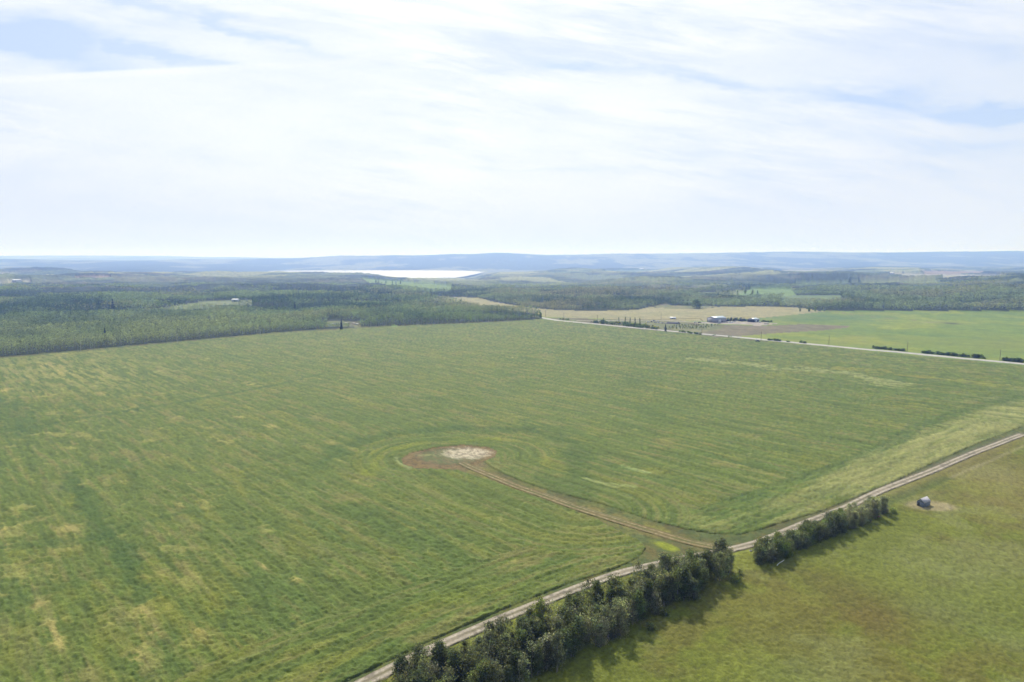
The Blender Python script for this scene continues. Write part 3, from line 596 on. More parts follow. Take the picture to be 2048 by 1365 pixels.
def broadleaf(seed, h, w, nleaf, base, leaf, tint, stems=1, clumps=34, mt=None):
    r = np.random.default_rng(seed); tr = Acc(); cr = Acc()
    tips = []
    for k in range(stems):
        ox, oy = r.normal(size=2) * .35 * (stems > 1); lx, ly = r.normal(size=2) * .06 * h * (1 if stems == 1 else 2.0)
        hh = h * r.uniform(.78, .93); n = 6; rad0 = .017 * h * (1 if stems == 1 else .7)
        pts = [(ox + lx * (i / n) ** 1.3 + r.normal() * .05, oy + ly * (i / n) ** 1.3 + r.normal() * .05, hh * i / n - (.6 if i == 0 else 0)) for i in range(n + 1)]
        tr.add(*tube(pts, [rad0 * (1 - .85 * i / n) for i in range(n + 1)]))
        for q in range(7 if stems == 1 else 4):
            f = r.uniform(base + .05, .85); i = int(f * n); p0 = np.array(pts[i]); ang = r.uniform(0, 6.28); ln = w * r.uniform(.25, .5) * (1.15 - f)
            p2 = p0 + np.array([math.cos(ang) * ln, math.sin(ang) * ln, ln * .9]); p1 = (p0 + p2) / 2 + [0, 0, -.1]
            tr.add(*tube([p0, p1, p2], [rad0 * .35, rad0 * .25, rad0 * .1], 4)); tips.append(p2)
    cs = []
    for k in range(clumps):
        t = r.uniform(0, 1); z = h * (base + (1 - base) * t); prof = math.sin(math.pi * min(1, (t * .85 + .12))) ** .65
        ang = r.uniform(0, 6.28); q = w / 2 * prof * math.sqrt(r.uniform(.05, 1)) * .85
        cs.append((math.cos(ang) * q, math.sin(ang) * q, z))
    cs = np.array(cs); rad = r.uniform(.10, .22, clumps) * w * .95 + .12; hue = r.uniform(.70, 1.28, clumps)
    per = r.multinomial(nleaf, rad ** 2 / (rad ** 2).sum())
    for k in range(clumps):
        n = per[k]
        if n < 1: continue
        d = r.normal(size=(n, 3)); d /= np.linalg.norm(d, axis=1)[:, None]; P = cs[k] + d * (rad[k] * r.uniform(.35, 1.08, n) ** .6)[:, None] * [1, 1, .85]
        ri = r.uniform(0, 1, n) < .42; P[ri] += r.normal(size=(int(ri.sum()), 3)) * rad[k] * [.7, .7, 1.3]
        P[:, 2] = np.clip(P[:, 2], .1, h * 1.04); V_, F_ = leaves(P, leaf, r)
        c = np.array(tint) * hue[k] * (1 + .06 * r.normal(size=3)); cc = np.repeat(c[None, :] * r.uniform(.5, 1.5, n)[:, None], 4, 0); cr.add(V_, F_, cc)
    return me_np('trunk', tr, M_bark), me_np('crown', cr, mt or M_leaf)
def spruce(seed, h, w, n, leaf, tint):
    r = np.random.default_rng(seed); tr = Acc(); cr = Acc()
    tr.add(*tube([(0, 0, -.5), (0, 0, h * .5), (0, 0, h * .97)], [.018 * h, .011 * h, .002 * h]))
    t = r.uniform(0, 1, n) ** 1.25; ang = r.uniform(0, 6.28, n); lay = 1 - .28 * (np.sin(t * 60) * .5 + .5)
    q = w / 2 * (1 - t) * lay * r.uniform(.4, 1.0, n) ** .5 + .04
    P = np.stack([np.cos(ang) * q, np.sin(ang) * q, h * (.06 + .94 * t) - q * .25], 1); V_, F_ = leaves(P, leaf, r)
    cc = np.repeat(np.array(tint)[None, :] * r.uniform(.6, 1.35, n)[:, None], 4, 0); cr.add(V_, F_, cc)
    return me_np('trunk', tr, M_darkbark), me_np('crown', cr, M_needle)
def plant(name, kit, x, y, s, label, cat, group=None, sz=None, z=None):
    e = bpy.data.objects.new(name, None); e.empty_display_size = .5; col.objects.link(e)
    e.location = (x, y, (tz(x, y) if z is None else z) + .05); e.rotation_euler = (0, 0, random.uniform(0, 6.28)); e.scale = (s, s, sz or s)
    tag(e, label, cat, group)
    for me in kit:
        o = bpy.data.objects.new(me.name.split('.')[0], me); col.objects.link(o); o.parent = e
    return e
random.seed(5)
GREY = (.185, .195, .115); DARK = (.135, .155, .075); OLV = (.175, .20, .07); PALE = (.27, .27, .18)
T_tall = [broadleaf(10 + i, 11, 3.9, 2900, .14, .15, [GREY, DARK, OLV, DARK][i % 4], 2, 46) for i in range(6)]
T_bush = [broadleaf(30 + i, 6.5, 4.6, 2700, .04, .145, [DARK, OLV, GREY][i % 3], 4, 32) for i in range(5)]
T_grey = [broadleaf(50 + i, 8, 4.2, 2500, .08, .135, PALE, 3, 36) for i in range(3)]
T_thin = [broadleaf(60 + i, 10, 3.4, 900, .26, .15, GREY, 2, 20) for i in range(3)]
T_bare = [broadleaf(65 + i, 9.5, 3.8, 160, .3, .15, PALE, 3, 12) for i in range(2)]
T_low = [broadleaf(70 + i, 2.2, 3.0, 700, .0, .13, OLV, 5, 14) for i in range(3)]
T_mid = [broadleaf(80 + i, 13.5, 6.0, 900, .10, .42, [(.21, .25, .125), (.17, .215, .105), (.24, .26, .14)][i % 3], 1, 30) for i in range(6)]
def edge_tree(seed, h, w, K, tint):
    r = np.random.default_rng(seed); tr = Acc(); cr = Acc()
    for k in range(3):
        o_ = r.normal(size=2) * .7; tr.add(*tube([(o_[0], o_[1], -.5), (o_[0] * 1.3, o_[1] * 1.3, h * .5), (o_[0] * 1.6, o_[1] * 1.6, h * .9)], [.16, .12, .04], 5))
    t = r.uniform(0, 1, K) ** .75; ang = r.uniform(0, 6.283, K); q = w / 2 * np.sin(np.pi * np.clip(t * .74 + .16, 0, 1)) ** .45 * np.sqrt(r.uniform(.05, 1, K)) * r.uniform(.8, 1.15, K)
    P = np.stack([np.cos(ang) * q, np.sin(ang) * q, h * (.03 + .97 * t)], 1); a = r.normal(size=(K, 3)); a /= np.linalg.norm(a, axis=1)[:, None]; b = np.cross(a, r.normal(size=(K, 3))); b /= np.linalg.norm(b, axis=1)[:, None]
    a[:, 2] *= .5; b[:, 2] *= .5; sz = (.55 * r.uniform(.6, 1.3, K))[:, None]
    V_ = np.stack([P + a * sz, P + b * sz * .8, P - a * sz, P - b * sz * .8], 1).reshape(-1, 3); cr.add(V_, np.arange(4 * K).reshape(K, 4), np.repeat(np.array(tint)[None] * r.uniform(.7, 1.3, K)[:, None], 4, 0))
    return me_np('trunk', tr, M_bark), me_np('crown', cr, M_leaf)
T_edge = [edge_tree(140 + i, 11.5, 7.0, 95, [(.24, .27, .145), (.19, .23, .12), (.28, .29, .165)][i % 3]) for i in range(6)]
T_tong = [edge_tree(150 + i, 13.5, 7.0, 120, [(.15, .19, .10), (.12, .16, .09), (.18, .21, .12)][i % 3]) for i in range(6)]
T_sm = [broadleaf(90 + i, 3.8, 4.0, 600, .0, .34, [(.17, .23, .085), (.19, .24, .085)][i % 2], 3, 14) for i in range(3)]
T_spr = [spruce(100 + i, 14, 5.0, 900, .36, (.045, .072, .040)) for i in range(3)]
T_sap = [broadleaf(110 + i, 3.4, 1.8, 130, .1, .30, (.12, .16, .07), 1, 8) for i in range(2)]
T_col = [broadleaf(120 + i, 12, 2.2, 420, .05, .34, (.08, .115, .055), 1, 22) for i in range(2)]
T_yel = [broadleaf(130 + i, 4.2, 3.8, 330, .0, .38, (.34, .33, .06), 3, 12) for i in range(2)]

def scatter(poly, spacing, seed):
    r = np.random.default_rng(seed); P = np.array([px2g(*p) for p in poly]); lo, hi = P.min(0), P.max(0); out = []
    xs = np.arange(lo[0], hi[0], spacing); ys = np.arange(lo[1], hi[1], spacing)
    for a in xs:
        for b in ys:
            q = np.array([a, b]) + r.uniform(-.48, .48, 2) * spacing
            if pip(np.array([q[0]]), np.array([q[1]]), P)[0]: out.append(q)
    return out
# belt 1: below the dirt track, from the bottom edge to the gate gap
BELT1 = [(640, 1470), (800, 1392), (1000, 1300), (1110, 1254), (1190, 1220), (1262, 1200), (1330, 1160), (1405, 1136), (1450, 1128), (1462, 1150), (1425, 1178), (1395, 1200), (1340, 1214), (1290, 1248), (1220, 1285), (1140, 1330), (1080, 1365), (980, 1420), (820, 1500), (700, 1560)]
for q in scatter(BELT1, 2.6, 3):
    u, v = project(q[0], q[1], 0)
    if fbm(np.array([q[0] / 7]), np.array([q[1] / 7]), 2, 77)[0] < .20: continue
    k = random.random(); d_ = float(dseg(q[:1], q[1:], TRG)[0]); cut = [920, 1010, 1100, 1190, 1270, 1350, 1410]
    seg = ['cut by the bottom edge', 'just above the bottom edge', 'in the near third', 'left of the middle', 'right of the middle', 'before the yellow patch', 'just short of the fork', 'at the gate end'][sum(u > c_ for c_ in cut)]
    rowl = 'track side' if d_ < 9 else ('pasture side' if d_ > 16 else 'centre')
    tail = ' of the long belt, %s, %s' % (rowl, seg)
    g = 'trees of the long belt below the dirt track'
    if k < .50: s_ = random.uniform(.60, .95); plant('broadleaf_tree', random.choice(T_tall), q[0], q[1], s_ * 1.2, ('tall' if s_ > .82 else 'middling') + ' green tree' + tail, 'tree', g, sz=s_)
    elif k < .56: plant('bare_tree', random.choice(T_bare), q[0], q[1], random.uniform(.8, 1.05), 'nearly bare pale-stemmed tree' + tail, 'tree', g)
    elif k < .70: plant('broadleaf_tree', random.choice(T_thin), q[0], q[1], random.uniform(.8, 1.1), 'slender sparse tree' + tail, 'tree', g)
    elif k < .80: plant('willow_tree', random.choice(T_grey), q[0], q[1], random.uniform(.8, 1.15), 'grey-green willow' + tail, 'tree', g)
    else: plant('bush', random.choice(T_bush), q[0], q[1], random.uniform(.6, .95), 'low dark bush' + tail, 'bush', 'bushes of the long belt below the dirt track')
# belt 2
BELT2 = [(1508, 1118), (1560, 1096), (1620, 1070), (1680, 1042), (1740, 1018), (1778, 1024), (1760, 1038), (1700, 1062), (1650, 1086), (1600, 1106), (1545, 1128), (1515, 1130)]
for q in scatter(BELT2, 2.9, 13):
    u, v = project(q[0], q[1], 0)
    g = 'bushes of the short belt between the track and the shed'
    d_ = float(dseg(q[:1], q[1:], TRG)[0]); rowl = 'track side' if d_ < 10 else 'pasture side'
    seg = ['at the gate end', 'above the white pole', 'left of the middle', 'right of the middle', 'near the shed end', 'at the shed end'][sum(u > c_ for c_ in (1540, 1580, 1630, 1690, 1735))]
    if u < 1690: plant('bush', random.choice(T_bush), q[0], q[1], random.uniform(.75, 1.1), 'dark leafy bush of the short belt, %s, %s' % (rowl, seg), 'bush', g)
    else: plant('willow_tree', random.choice(T_grey), q[0], q[1], random.uniform(.6, .88), 'grey-green willow of the short belt, %s, %s' % (rowl, seg), 'tree', g)
for (u, v, s, lb) in [(1786, 1028, 1.0, 'small round shrub standing clear of the short belt, nearest the shed'), (1470, 1168, 1.3, 'low bush spreading into the pasture at the gate end of the long belt'), (1480, 1150, .7, 'small bush in the gate gap between the two belts'),
                      (1328, 1232, 1.0, 'lone yellowish bush in the pasture beneath the long belt'), (1302, 1262, 1.0, 'low bush at the foot of the belt, its shade beside it')]:
    x, y, z = px(u, v); plant('shrub', random.choice(T_low), x, y, s, lb, 'shrub')

# edge of the left forest: individual trees along the field
EDGE = [(-60, 719), (0, 713), (160, 699), (360, 681), (560, 663), (650, 656), (735, 653.5), (800, 651), (900, 647), (1000, 642.5), (1078, 637)]
eg = [px2g(*p) for p in EDGE]; Q, s_ = smooth_path(eg, 1.0); n_e = 134
edge_pts = []
for i in range(n_e):
    t = (i + random.uniform(.2, .8)) / n_e; k = int(t * (len(Q) - 1)); q = Q[k] + np.array([random.uniform(-1, 1), random.uniform(1.5, 5.0)])
    u, v = project(q[0], q[1], 0)
    if 640 < u < 735 and random.random() < .55: continue
    if u > 880: lb = 'tall aspen in the front row of the dark forest tongue' + (', nearer the road end' if u > 1000 else ', nearer the pole')
    else: lb = 'front-row aspen of the left forest, ' + ['left of the first pole', 'between the first and second pole', 'between the second and third pole', 'between the third and fourth pole', 'before the pale clearing', 'right of the pale clearing'][sum(u > c_ for c_ in (162, 354, 520, 634, 742))]
    sc = random.uniform(.82, 1.08) * (1.08 if u > 880 else (.6 if 640 < u < 800 else .98))
    plant('aspen_tree', random.choice(T_tong if u > 700 else T_edge), q[0], q[1], random.uniform(.9, 1.15), lb, 'tree', 'aspens on the edge of the left forest', sz=sc); edge_pts.append(q)
plant('aspen_tree', T_mid[1], *px2g(1081, 637), .9, 'last aspen at the right tip of the forest tongue, beside the gravel road', 'tree')
for (u, v, h, lb, g_) in [(211, 684, 16, 'tall dark spruce rising alone above the young aspens, nearest the left field edge', None), (220, 667, 9, 'dark spruce in the little trio behind the tall lone spruce', 1), (225, 665, 8.5, 'dark spruce in the little trio behind the tall lone spruce', 1), (228, 666, 9, 'dark spruce in the little trio behind the tall lone spruce', 1),
                         (297, 661, 6, 'small dark spruce left of the single tall one in the young aspens', None), (312, 662, 11, 'single tall dark spruce in the young aspens, right of the trio', None), (683, 659, 14, 'dark spruce standing at the field edge before the pale clearing', None), (198, 620, 18, 'distant dark spruce rising above the forest, left one of two', None), (226, 619, 20, 'distant dark spruce rising above the forest, right one of two', None),
                         (590, 622, 17, 'dark spruce clump tree in the forest left of the pale clearing', None), (1890, 607, 15, 'single dark pointed spruce in the forest on the right hillside', None), (1331, 664, 10.5, 'lone dark spruce by the gravel road, before the parked cars', None)]:
    x, y, z = px(u, v); plant('spruce_tree', random.choice(T_spr), x, y, h / 14.0, lb, 'tree', 'trio of spruces in the young aspens' if g_ else None)
x, y, z = px(1394, 617.5); plant('broadleaf_tree', T_mid[4], x, y, 3.1, 'big round lone tree at the edge of the tan field behind the barn', 'tree', sz=1.25)

# the rest of the forest: one mass per wood
def forest(name, label, test, spacing, seed, conif):
    r = np.random.default_rng(seed); Vs = []; Cs = []
    xs = np.arange(-1900, 2500, spacing); ys = np.arange(640, CANO + 60, spacing); X_, Y_ = np.meshgrid(xs, ys); X_ = X_.ravel(); Y_ = Y_.ravel()
    keep = np.abs(X_) < Y_ * .80 + 40; X_, Y_ = X_[keep], Y_[keep]
    d = np.hypot(X_, Y_); keep = r.uniform(0, 1, X_.size) < np.clip(1250 / d, .42, 1) ** 1.3; X_, Y_ = X_[keep], Y_[keep]
    X_ = X_ + r.uniform(-.5, .5, X_.size) * spacing; Y_ = Y_ + r.uniform(-.5, .5, X_.size) * spacing
    Z_ = ter(X_, Y_); z_, u_, v_ = zones(X_, Y_, Z_); keep = (z_ == 'forest') & test(u_, v_, Y_)
    for q in edge_pts: keep &= np.hypot(X_ - q[0], Y_ - q[1]) > 2.2
    X_, Y_, Z_ = X_[keep], Y_[keep], Z_[keep]; u_, v_ = u_[keep], v_[keep]; n = X_.size; d = np.hypot(X_, Y_)
    big = np.clip(d / 1250, 1, 1.45)
    ph = fbm(X_ / 130 + 20, Y_ / 110, 3, 221, .5); pm = fbm(X_ / 55 + 2, Y_ / 55, 3, 222, .5)
    p1, p2, p3 = fbm(X_ / 240 + 4, Y_ / 240, 4, 204), fbm(X_ / 90, Y_ / 90, 4, 202), fbm(X_ / 160, Y_ / 160, 4, 206)
    young = ss(d, 1330, 1080) * (1 - ss(u_, 520, 680))                       # low even aspens behind the left field edge
    con = (r.uniform(0, 1, n) < conif * 1.1 * ss(p1 * .5 + p2 * .5, .50, .60) * (1 - young * .97))
    h = r.uniform(11.0, 13.6, n) * (1 - .18 * young) * (.52 + .68 * np.maximum(ss(ph * .6 + pm * .4, .38, .58), young * .7)); h = np.where(con, h * r.uniform(1.0, 1.25, n), h)
    w = r.uniform(4.8, 7.6, n) * big; w = np.where(con, w * .5, w)
    tint = np.tile(np.array([.205, .248, .140]), (n, 1)); tint = mixc(tint, L(.27, .295, .17), ss(p2 * .35 + pm * .35 + r.uniform(0, 1, n) * .3, .48, .62) * .8); tint = mixc(tint, L(.085, .122, .085), ss(p1 * .5 + p2 * .5, .47, .57) * .9)
    tint = mixc(tint, L(.28, .25, .16), ss(p3 + r.uniform(-.12, .12, n), .54, .66) * .7); tint = mixc(tint, L(.29, .30, .165), young * (.35 + .5 * ss(pm, .4, .6))); tint = np.where(con[:, None], np.array([.055, .085, .055]), tint) * r.uniform(.75, 1.25, n)[:, None]
    for lod, K, lo_, hi_ in ((0, 60, 0, 1020), (1, 34, 1020, 1450), (2, 20, 1450, 1e9)):
        s = (d >= lo_) & (d < hi_); k = int(s.sum())
        if not k: continue
        t = r.uniform(0, 1, (k, K)) ** np.where(con[s][:, None], 1.3, .62); ang = r.uniform(0, 6.283, (k, K)); prof = np.where(con[s][:, None], (1 - t) ** .9, np.sin(np.pi * np.clip(t * .74 + .16, 0, 1)) ** .5)
        q = w[s][:, None] / 2 * prof * np.sqrt(r.uniform(.1, 1, (k, K)))
        P = np.stack([X_[s][:, None] + np.cos(ang) * q, Y_[s][:, None] + np.sin(ang) * q, Z_[s][:, None] + h[s][:, None] * (.10 + .9 * t)], -1).reshape(-1, 3)
        sz = ((.55, .82, 1.15)[lod] * np.repeat(np.where(con[s], .7, 1.0) * big[s] ** .5, K) * r.uniform(.6, 1.3, k * K))[:, None]
        a = r.normal(size=P.shape); a /= np.linalg.norm(a, axis=1)[:, None]; b = np.cross(a, r.normal(size=P.shape)); b /= np.linalg.norm(b, axis=1)[:, None]
        a[:, 2] *= .5; b[:, 2] *= .5
        Vs.append(np.stack([P + a * sz, P + b * sz * .8, P - a * sz, P - b * sz * .8], 1).reshape(-1, 3).astype(np.float32))
        c = np.repeat(tint[s], K, 0) * r.uniform(.7, 1.3, k * K)[:, None]; Cs.append(np.repeat(c, 4, 0).astype(np.float32))
    V_ = np.vstack(Vs); o = mesh_np(name, V_, np.arange(len(V_)).reshape(-1, 4), np.vstack(Cs), M_forest); tag(o, label, 'forest', kind='stuff'); print(name, n, len(V_) // 3)
forest('forest', 'broad mixed forest of aspens and dark spruces behind the crop on the left', lambda u, v, y: (u < 838) | (v > np.interp(u, [838, 1084], [594, 628])), 6.2, 21, .75)
forest('forest', 'dense dark wood in the middle, behind the tan field', lambda u, v, y: (u >= 838) & (v <= np.interp(u, [838, 1084], [594, 628])) & (u < 1345), 6.6, 22, .6)
forest('forest', 'aspen woodland climbing the hillside on the right beyond the green field', lambda u, v, y: u >= 1345, 6.6, 23, .25)

# ------------------------------------------------------------------ buildings and things
def boxm(acc, x0, x1, y0, y1, z0, z1, c=(1, 1, 1)):
    V_ = [(x0, y0, z0), (x1, y0, z0), (x1, y1, z0), (x0, y1, z0), (x0, y0, z1), (x1, y0, z1), (x1, y1, z1), (x0, y1, z1)]
    acc.add(V_, [(0, 3, 2, 1), (4, 5, 6, 7), (0, 1, 5, 4), (1, 2, 6, 5), (2, 3, 7, 6), (3, 0, 4, 7)], c)
def part(name, fn, m_, par, **k):
    a = Acc(); fn(a); o = mesh_np(name, *a.data(), m_, par)
    for kk, vv in k.items(): o[kk] = vv
    return o
def empty(name, x, y, rz, label, cat, group=None, z=None):
    e = bpy.data.objects.new(name, None); col.objects.link(e); e.location = (x, y, tz(x, y) if z is None else z); e.rotation_euler = (0, 0, rz); tag(e, label, cat, group); return e
def tri_wall(a, x, y0, y1, z0, z1, t, s):   # gable triangle standing on the wall, thickness t in x
    ym = (y0 + y1) / 2; V_ = [(x, y0, z0), (x, y1, z0), (x, ym, z1), (x + t, y0, z0), (x + t, y1, z0), (x + t, ym, z1)]
    a.add(V_, [(0, 1, 2, 2), (3, 5, 4, 4), (0, 3, 4, 1), (1, 4, 5, 2), (2, 5, 3, 0)])
def gable_building(name, x, y, rz, L_, W_, H_, RH, label, cat, mw, mr, openings=(), over=.4, open_front=False, group=None, z=None):
    """L_ along local x (ridge), W_ along local y; gable ends at x=0 and x=L_"""
    e = empty(name, x, y, rz, label, cat, group, z)
    def walls(a):
        t = .18
        boxm(a, 0, L_, 0, t, -.5, H_); boxm(a, 0, L_, W_ - t, W_, -.5, H_)
        if not open_front: boxm(a, 0, t, t, W_ - t, -.5, H_)
        boxm(a, L_ - t, L_, t, W_ - t, -.5, H_)
        tri_wall(a, 0.0, 0, W_, H_, H_ + RH, t, 1); tri_wall(a, L_ - t, 0, W_, H_, H_ + RH, t, 1)
    part('wall', walls, mw, e)
    def roof(a):
        ym = W_ / 2; k = RH / ym; t = .12
        for sgn in (-1, 1):
            ye = ym + sgn * (ym + over); ze = H_ - over * k + .03
            V_ = [(-over, ym, H_ + RH + .03), (L_ + over, ym, H_ + RH + .03), (L_ + over, ye, ze), (-over, ye, ze)]; V_ += [(p[0], p[1], p[2] + t) for p in V_]
            F_ = [(0, 1, 2, 3), (7, 6, 5, 4), (0, 4, 5, 1), (1, 5, 6, 2), (2, 6, 7, 3), (3, 7, 4, 0)]
            a.add(V_, F_)
    part('roof', roof, mr, e)
    for (kind, side, p0, p1, z0, z1, m_) in openings:
        def op(a):
            if side == 'gable': boxm(a, -.06, .02, p0, p1, z0, z1)
            elif side == 'side': boxm(a, p0, p1, -.06, .02, z0, z1)
            else: boxm(a, L_ - .02, L_ + .06, p0, p1, z0, z1)
        part(kind, op, m_, e)
    return e
M_cream = flat_mat('barn_cladding', (.34, .33, .36), .6, 0, .12, 1.5, .4, (8, 8, .3)); M_roof = flat_mat('light_metal_roof', (.40, .46, .48), .45, .2, .08, .6)
M_grey = flat_mat('weathered_boards', (.17, .19, .215), .85, 0, .35, 4, .3, (.6, .6, 9)); M_shingle = flat_mat('grey_roof_boards', (.42, .40, .41), .85, 0, .35, 5, .3, (.6, 6, 1))
M_white = flat_mat('white_paint', (.78, .78, .76), .6, 0, .08, 2); M_dark = flat_mat('black_and_painted_shade', (.02, .022, .025), .7); M_trim = flat_mat('dark_trim', (.09, .10, .12), .6)  # M_dark: black doors and exhausts, and the painted shade inside the machine shed
M_tire = flat_mat('rubber', (.02, .02, .02), .9); M_glass = flat_mat('window_glass', (.05, .06, .07), .12, 0, .05, 1, .8); M_pole = flat_mat('pole_wood', (.17, .14, .11), .9, 0, .3, 1.5)
M_steelpole = flat_mat('pale_pole', (.42, .40, .37), .8, 0, .15, 1.5); M_red = flat_mat('red_paint', (.35, .05, .04), .5); M_greenp = flat_mat('green_paint', (.05, .16, .05), .5); M_darkp = flat_mat('dark_paint', (.04, .045, .055), .35, .2)
M_silver = flat_mat('silver_paint', (.45, .46, .47), .35, .3); M_bluep = flat_mat('blue_paint', (.08, .12, .25), .35, .1); M_rust = flat_mat('rusty_steel', (.14, .08, .055), .85, 0, .4, 2); M_wood = flat_mat('sawn_wood', (.62, .58, .50), .8, 0, .2, 3); M_stone = flat_mat('stone', (.36, .34, .31), .9, 0, .3, 4)

# weathered shed in the pasture (footprint read from its corners)
pl, pn, pr = px2g(1831.5, 1014.6), px2g(1847.8, 1018.0), px2g(1860.0, 1013.2)
Wd = np.hypot(*(pn - pl)); Ln = np.hypot(*(pr - pn)); ang = math.atan2(pr[1] - pn[1], pr[0] - pn[0])
shd = gable_building('wooden_shed', pn[0], pn[1], ang, Ln, Wd, 2.15, 1.35, 'small weathered grey wooden shed alone on bare soil in the pasture', 'shed', M_grey, M_shingle,
    [('door', 'gable', Wd * .60, Wd * .92, -.2, 1.9, flat_mat('door_boards', (.055, .05, .05), .9, 0, .4, 4))], over=.14)
part('corner_board', lambda a: (boxm(a, -.03, .10, -.03, .10, 0, 2.25), boxm(a, Ln - .08, Ln + .03, -.03, .08, 0, 2.25)), M_trim, shd)
# big metal barn
ax_ang = math.atan2(BX[1], BX[0]); pn = px2g(1431, 646.0); pl = px2g(1408.3, 644.7); pr = px2g(1452.5, 644.6)
Wb = np.hypot(*(pn - pl)); Lb = np.hypot(*(pr - pn)); ang = math.atan2(pr[1] - pn[1], pr[0] - pn[0])
gable_building('metal_barn', pn[0], pn[1], ang, Lb, Wb, 6.3, 2.6, 'large grey metal barn with a pale roof in the farmyard', 'barn', M_cream, M_roof,
    [('overhead_door', 'side', Lb * .28, Lb * .50, .0, 4.4, M_white), ('door', 'side', Lb * .60, Lb * .64, 0, 2.1, M_dark), ('window', 'side', Lb * .16, Lb * .2, 1.4, 2.4, M_glass), ('corner_trim', 'side', Lb * .96, Lb - .01, 0, 6.2, M_trim), ('corner_trim', 'gable', Wb * .965, Wb - .01, 0, 6.2, M_trim), ('window', 'gable', Wb * .45, Wb * .5, 1.4, 2.4, M_glass)], over=.5)
pn = px2g(1509.5, 645.0); pl = px2g(1494.5, 643.9); pr = px2g(1518.5, 643.6)
Wb = np.hypot(*(pn - pl)); Lb = np.hypot(*(pr - pn)); ang = math.atan2(pr[1] - pn[1], pr[0] - pn[0])
gable_building('machine_shed', pn[0], pn[1], ang, Lb, Wb, 3.9, 1.9, 'smaller dark open-fronted machine shed right of the big barn', 'shed', M_grey, M_roof, [('opening', 'gable', Wb * .06, Wb * .94, 0, 3.3, M_dark), ('door', 'side', Lb * .15, Lb * .45, 0, 2.6, M_white)], over=.4)  # dark panel on the closed gable wall paints the shade of an open front
x, y, z = px(1340, 638.6); gable_building('small_shed', x, y, R(-20), 9, 5, 2.3, 1.0, 'tiny white-roofed shed on the tan field edge left of the barn', 'shed', M_silver, M_white, [('door', 'side', 3, 4.2, 0, 2, M_dark)])
for (u, v, L1, W1, H1, lb, c_) in [(463, 603.5, 15, 9, 4, 'distant white-roofed house by the grassy clearing in the left forest', 'house'), (1280, 539.6, 40, 22, 9, 'far white farm building on the crest of the middle ridge', 'building'), (1579, 551, 45, 20, 8, 'far white farm building on the right ridge, the leftmost of two', 'building'), (1776, 549.5, 45, 20, 8, 'far white farm building on the right ridge, the rightmost of two', 'building'),
                                  (24, 564, 34, 16, 6, 'far pale farm building at the left edge of the forest', 'building'), (735, 557, 60, 24, 7, 'far pale roof beside the distant green meadow above the lake', 'building')]:
    x, y, z = px(u, v); gable_building('farm_building' if c_ == 'building' else ('farm_house' if c_ == 'house' else 'small_shed'), x, y, R(-15 if u < 1000 else 10), L1, W1, H1, H1 * .4, lb, c_, M_silver, M_wood if c_ == 'shed' else M_white, [('door', 'side', L1 * .4, L1 * .4 + 3, 0, H1 * .6, M_dark)], over=.6)

# utility poles
def pole_kit(mt):
    a = Acc(); a.add(*tube([(0, 0, -1), (0, 0, 5), (0, 0, 11)], [.26, .22, .17], 8)); sh_ = me_np('pole_shaft', a, mt)
    a = Acc(); boxm(a, -1.2, 1.2, -.22, -.10, 10.0, 10.25); ar = me_np('crossarm', a, mt)
    a = Acc()
    for xx in (-1.05, .0, 1.05): a.add(*tube([(xx, -.16, 10.25), (xx, -.16, 10.55)], [.09, .06], 6))
    ins = me_np('insulators', a, M_silver); return [sh_, ar, ins]
PK = pole_kit(M_steelpole); PK2 = pole_kit(M_pole)
lp = [(162, 704.5, 'pale utility pole on the crop edge, the leftmost, nearest one'), (354.5, 686.5, 'pale utility pole on the crop edge, second from the left'), (520.5, 671, 'pale utility pole on the crop edge, third from the left'), (634, 662, 'utility pole on the crop edge just left of the pale clearing'), (742, 657, 'utility pole on the crop edge just right of the pale clearing'), (808, 653, 'utility pole on the crop edge, by the little gap in the forest'), (922, 648, 'utility pole before the dark forest tongue')]
rp = [(1127.5, 640, 'utility pole behind the gravel road, left of the shrub planting'), (1195, 645, 'utility pole rising out of the left end of the shrub planting'), (1260.5, 649.5, 'utility pole among the columnar trees of the planting'), (1322, 640, 'utility pole against the tan field, left of the tiny white-roofed shed'), (1403.5, 670.5, 'utility pole by the gravel road below the big barn'), (1522, 682, 'utility pole beside the pickup on the gravel road'), (1657.5, 690.5, 'utility pole by the road left of the long shrub clumps'), (1814.5, 703.5, 'utility pole between the two long shrub clumps'), (1999.5, 722, 'rightmost utility pole, by the last shrub clump on the gravel road'), (1091, 634, 'utility pole by the road at the tip of the forest')]
for i, (u, v, lb) in enumerate(lp): x, y, z = px(u, v); e = plant('utility_pole', PK, x, y, 1.0 if i < 3 else .9, lb, 'utility pole', 'utility poles'); e.rotation_euler.z = math.atan2(BX[1], BX[0]) + 1.57
for (u, v, lb) in rp: x, y, z = px(u, v); e = plant('utility_pole', PK2, x, y, 1.0, lb, 'utility pole', 'utility poles'); e.rotation_euler.z = math.atan2(AX[1], AX[0]) + 1.57

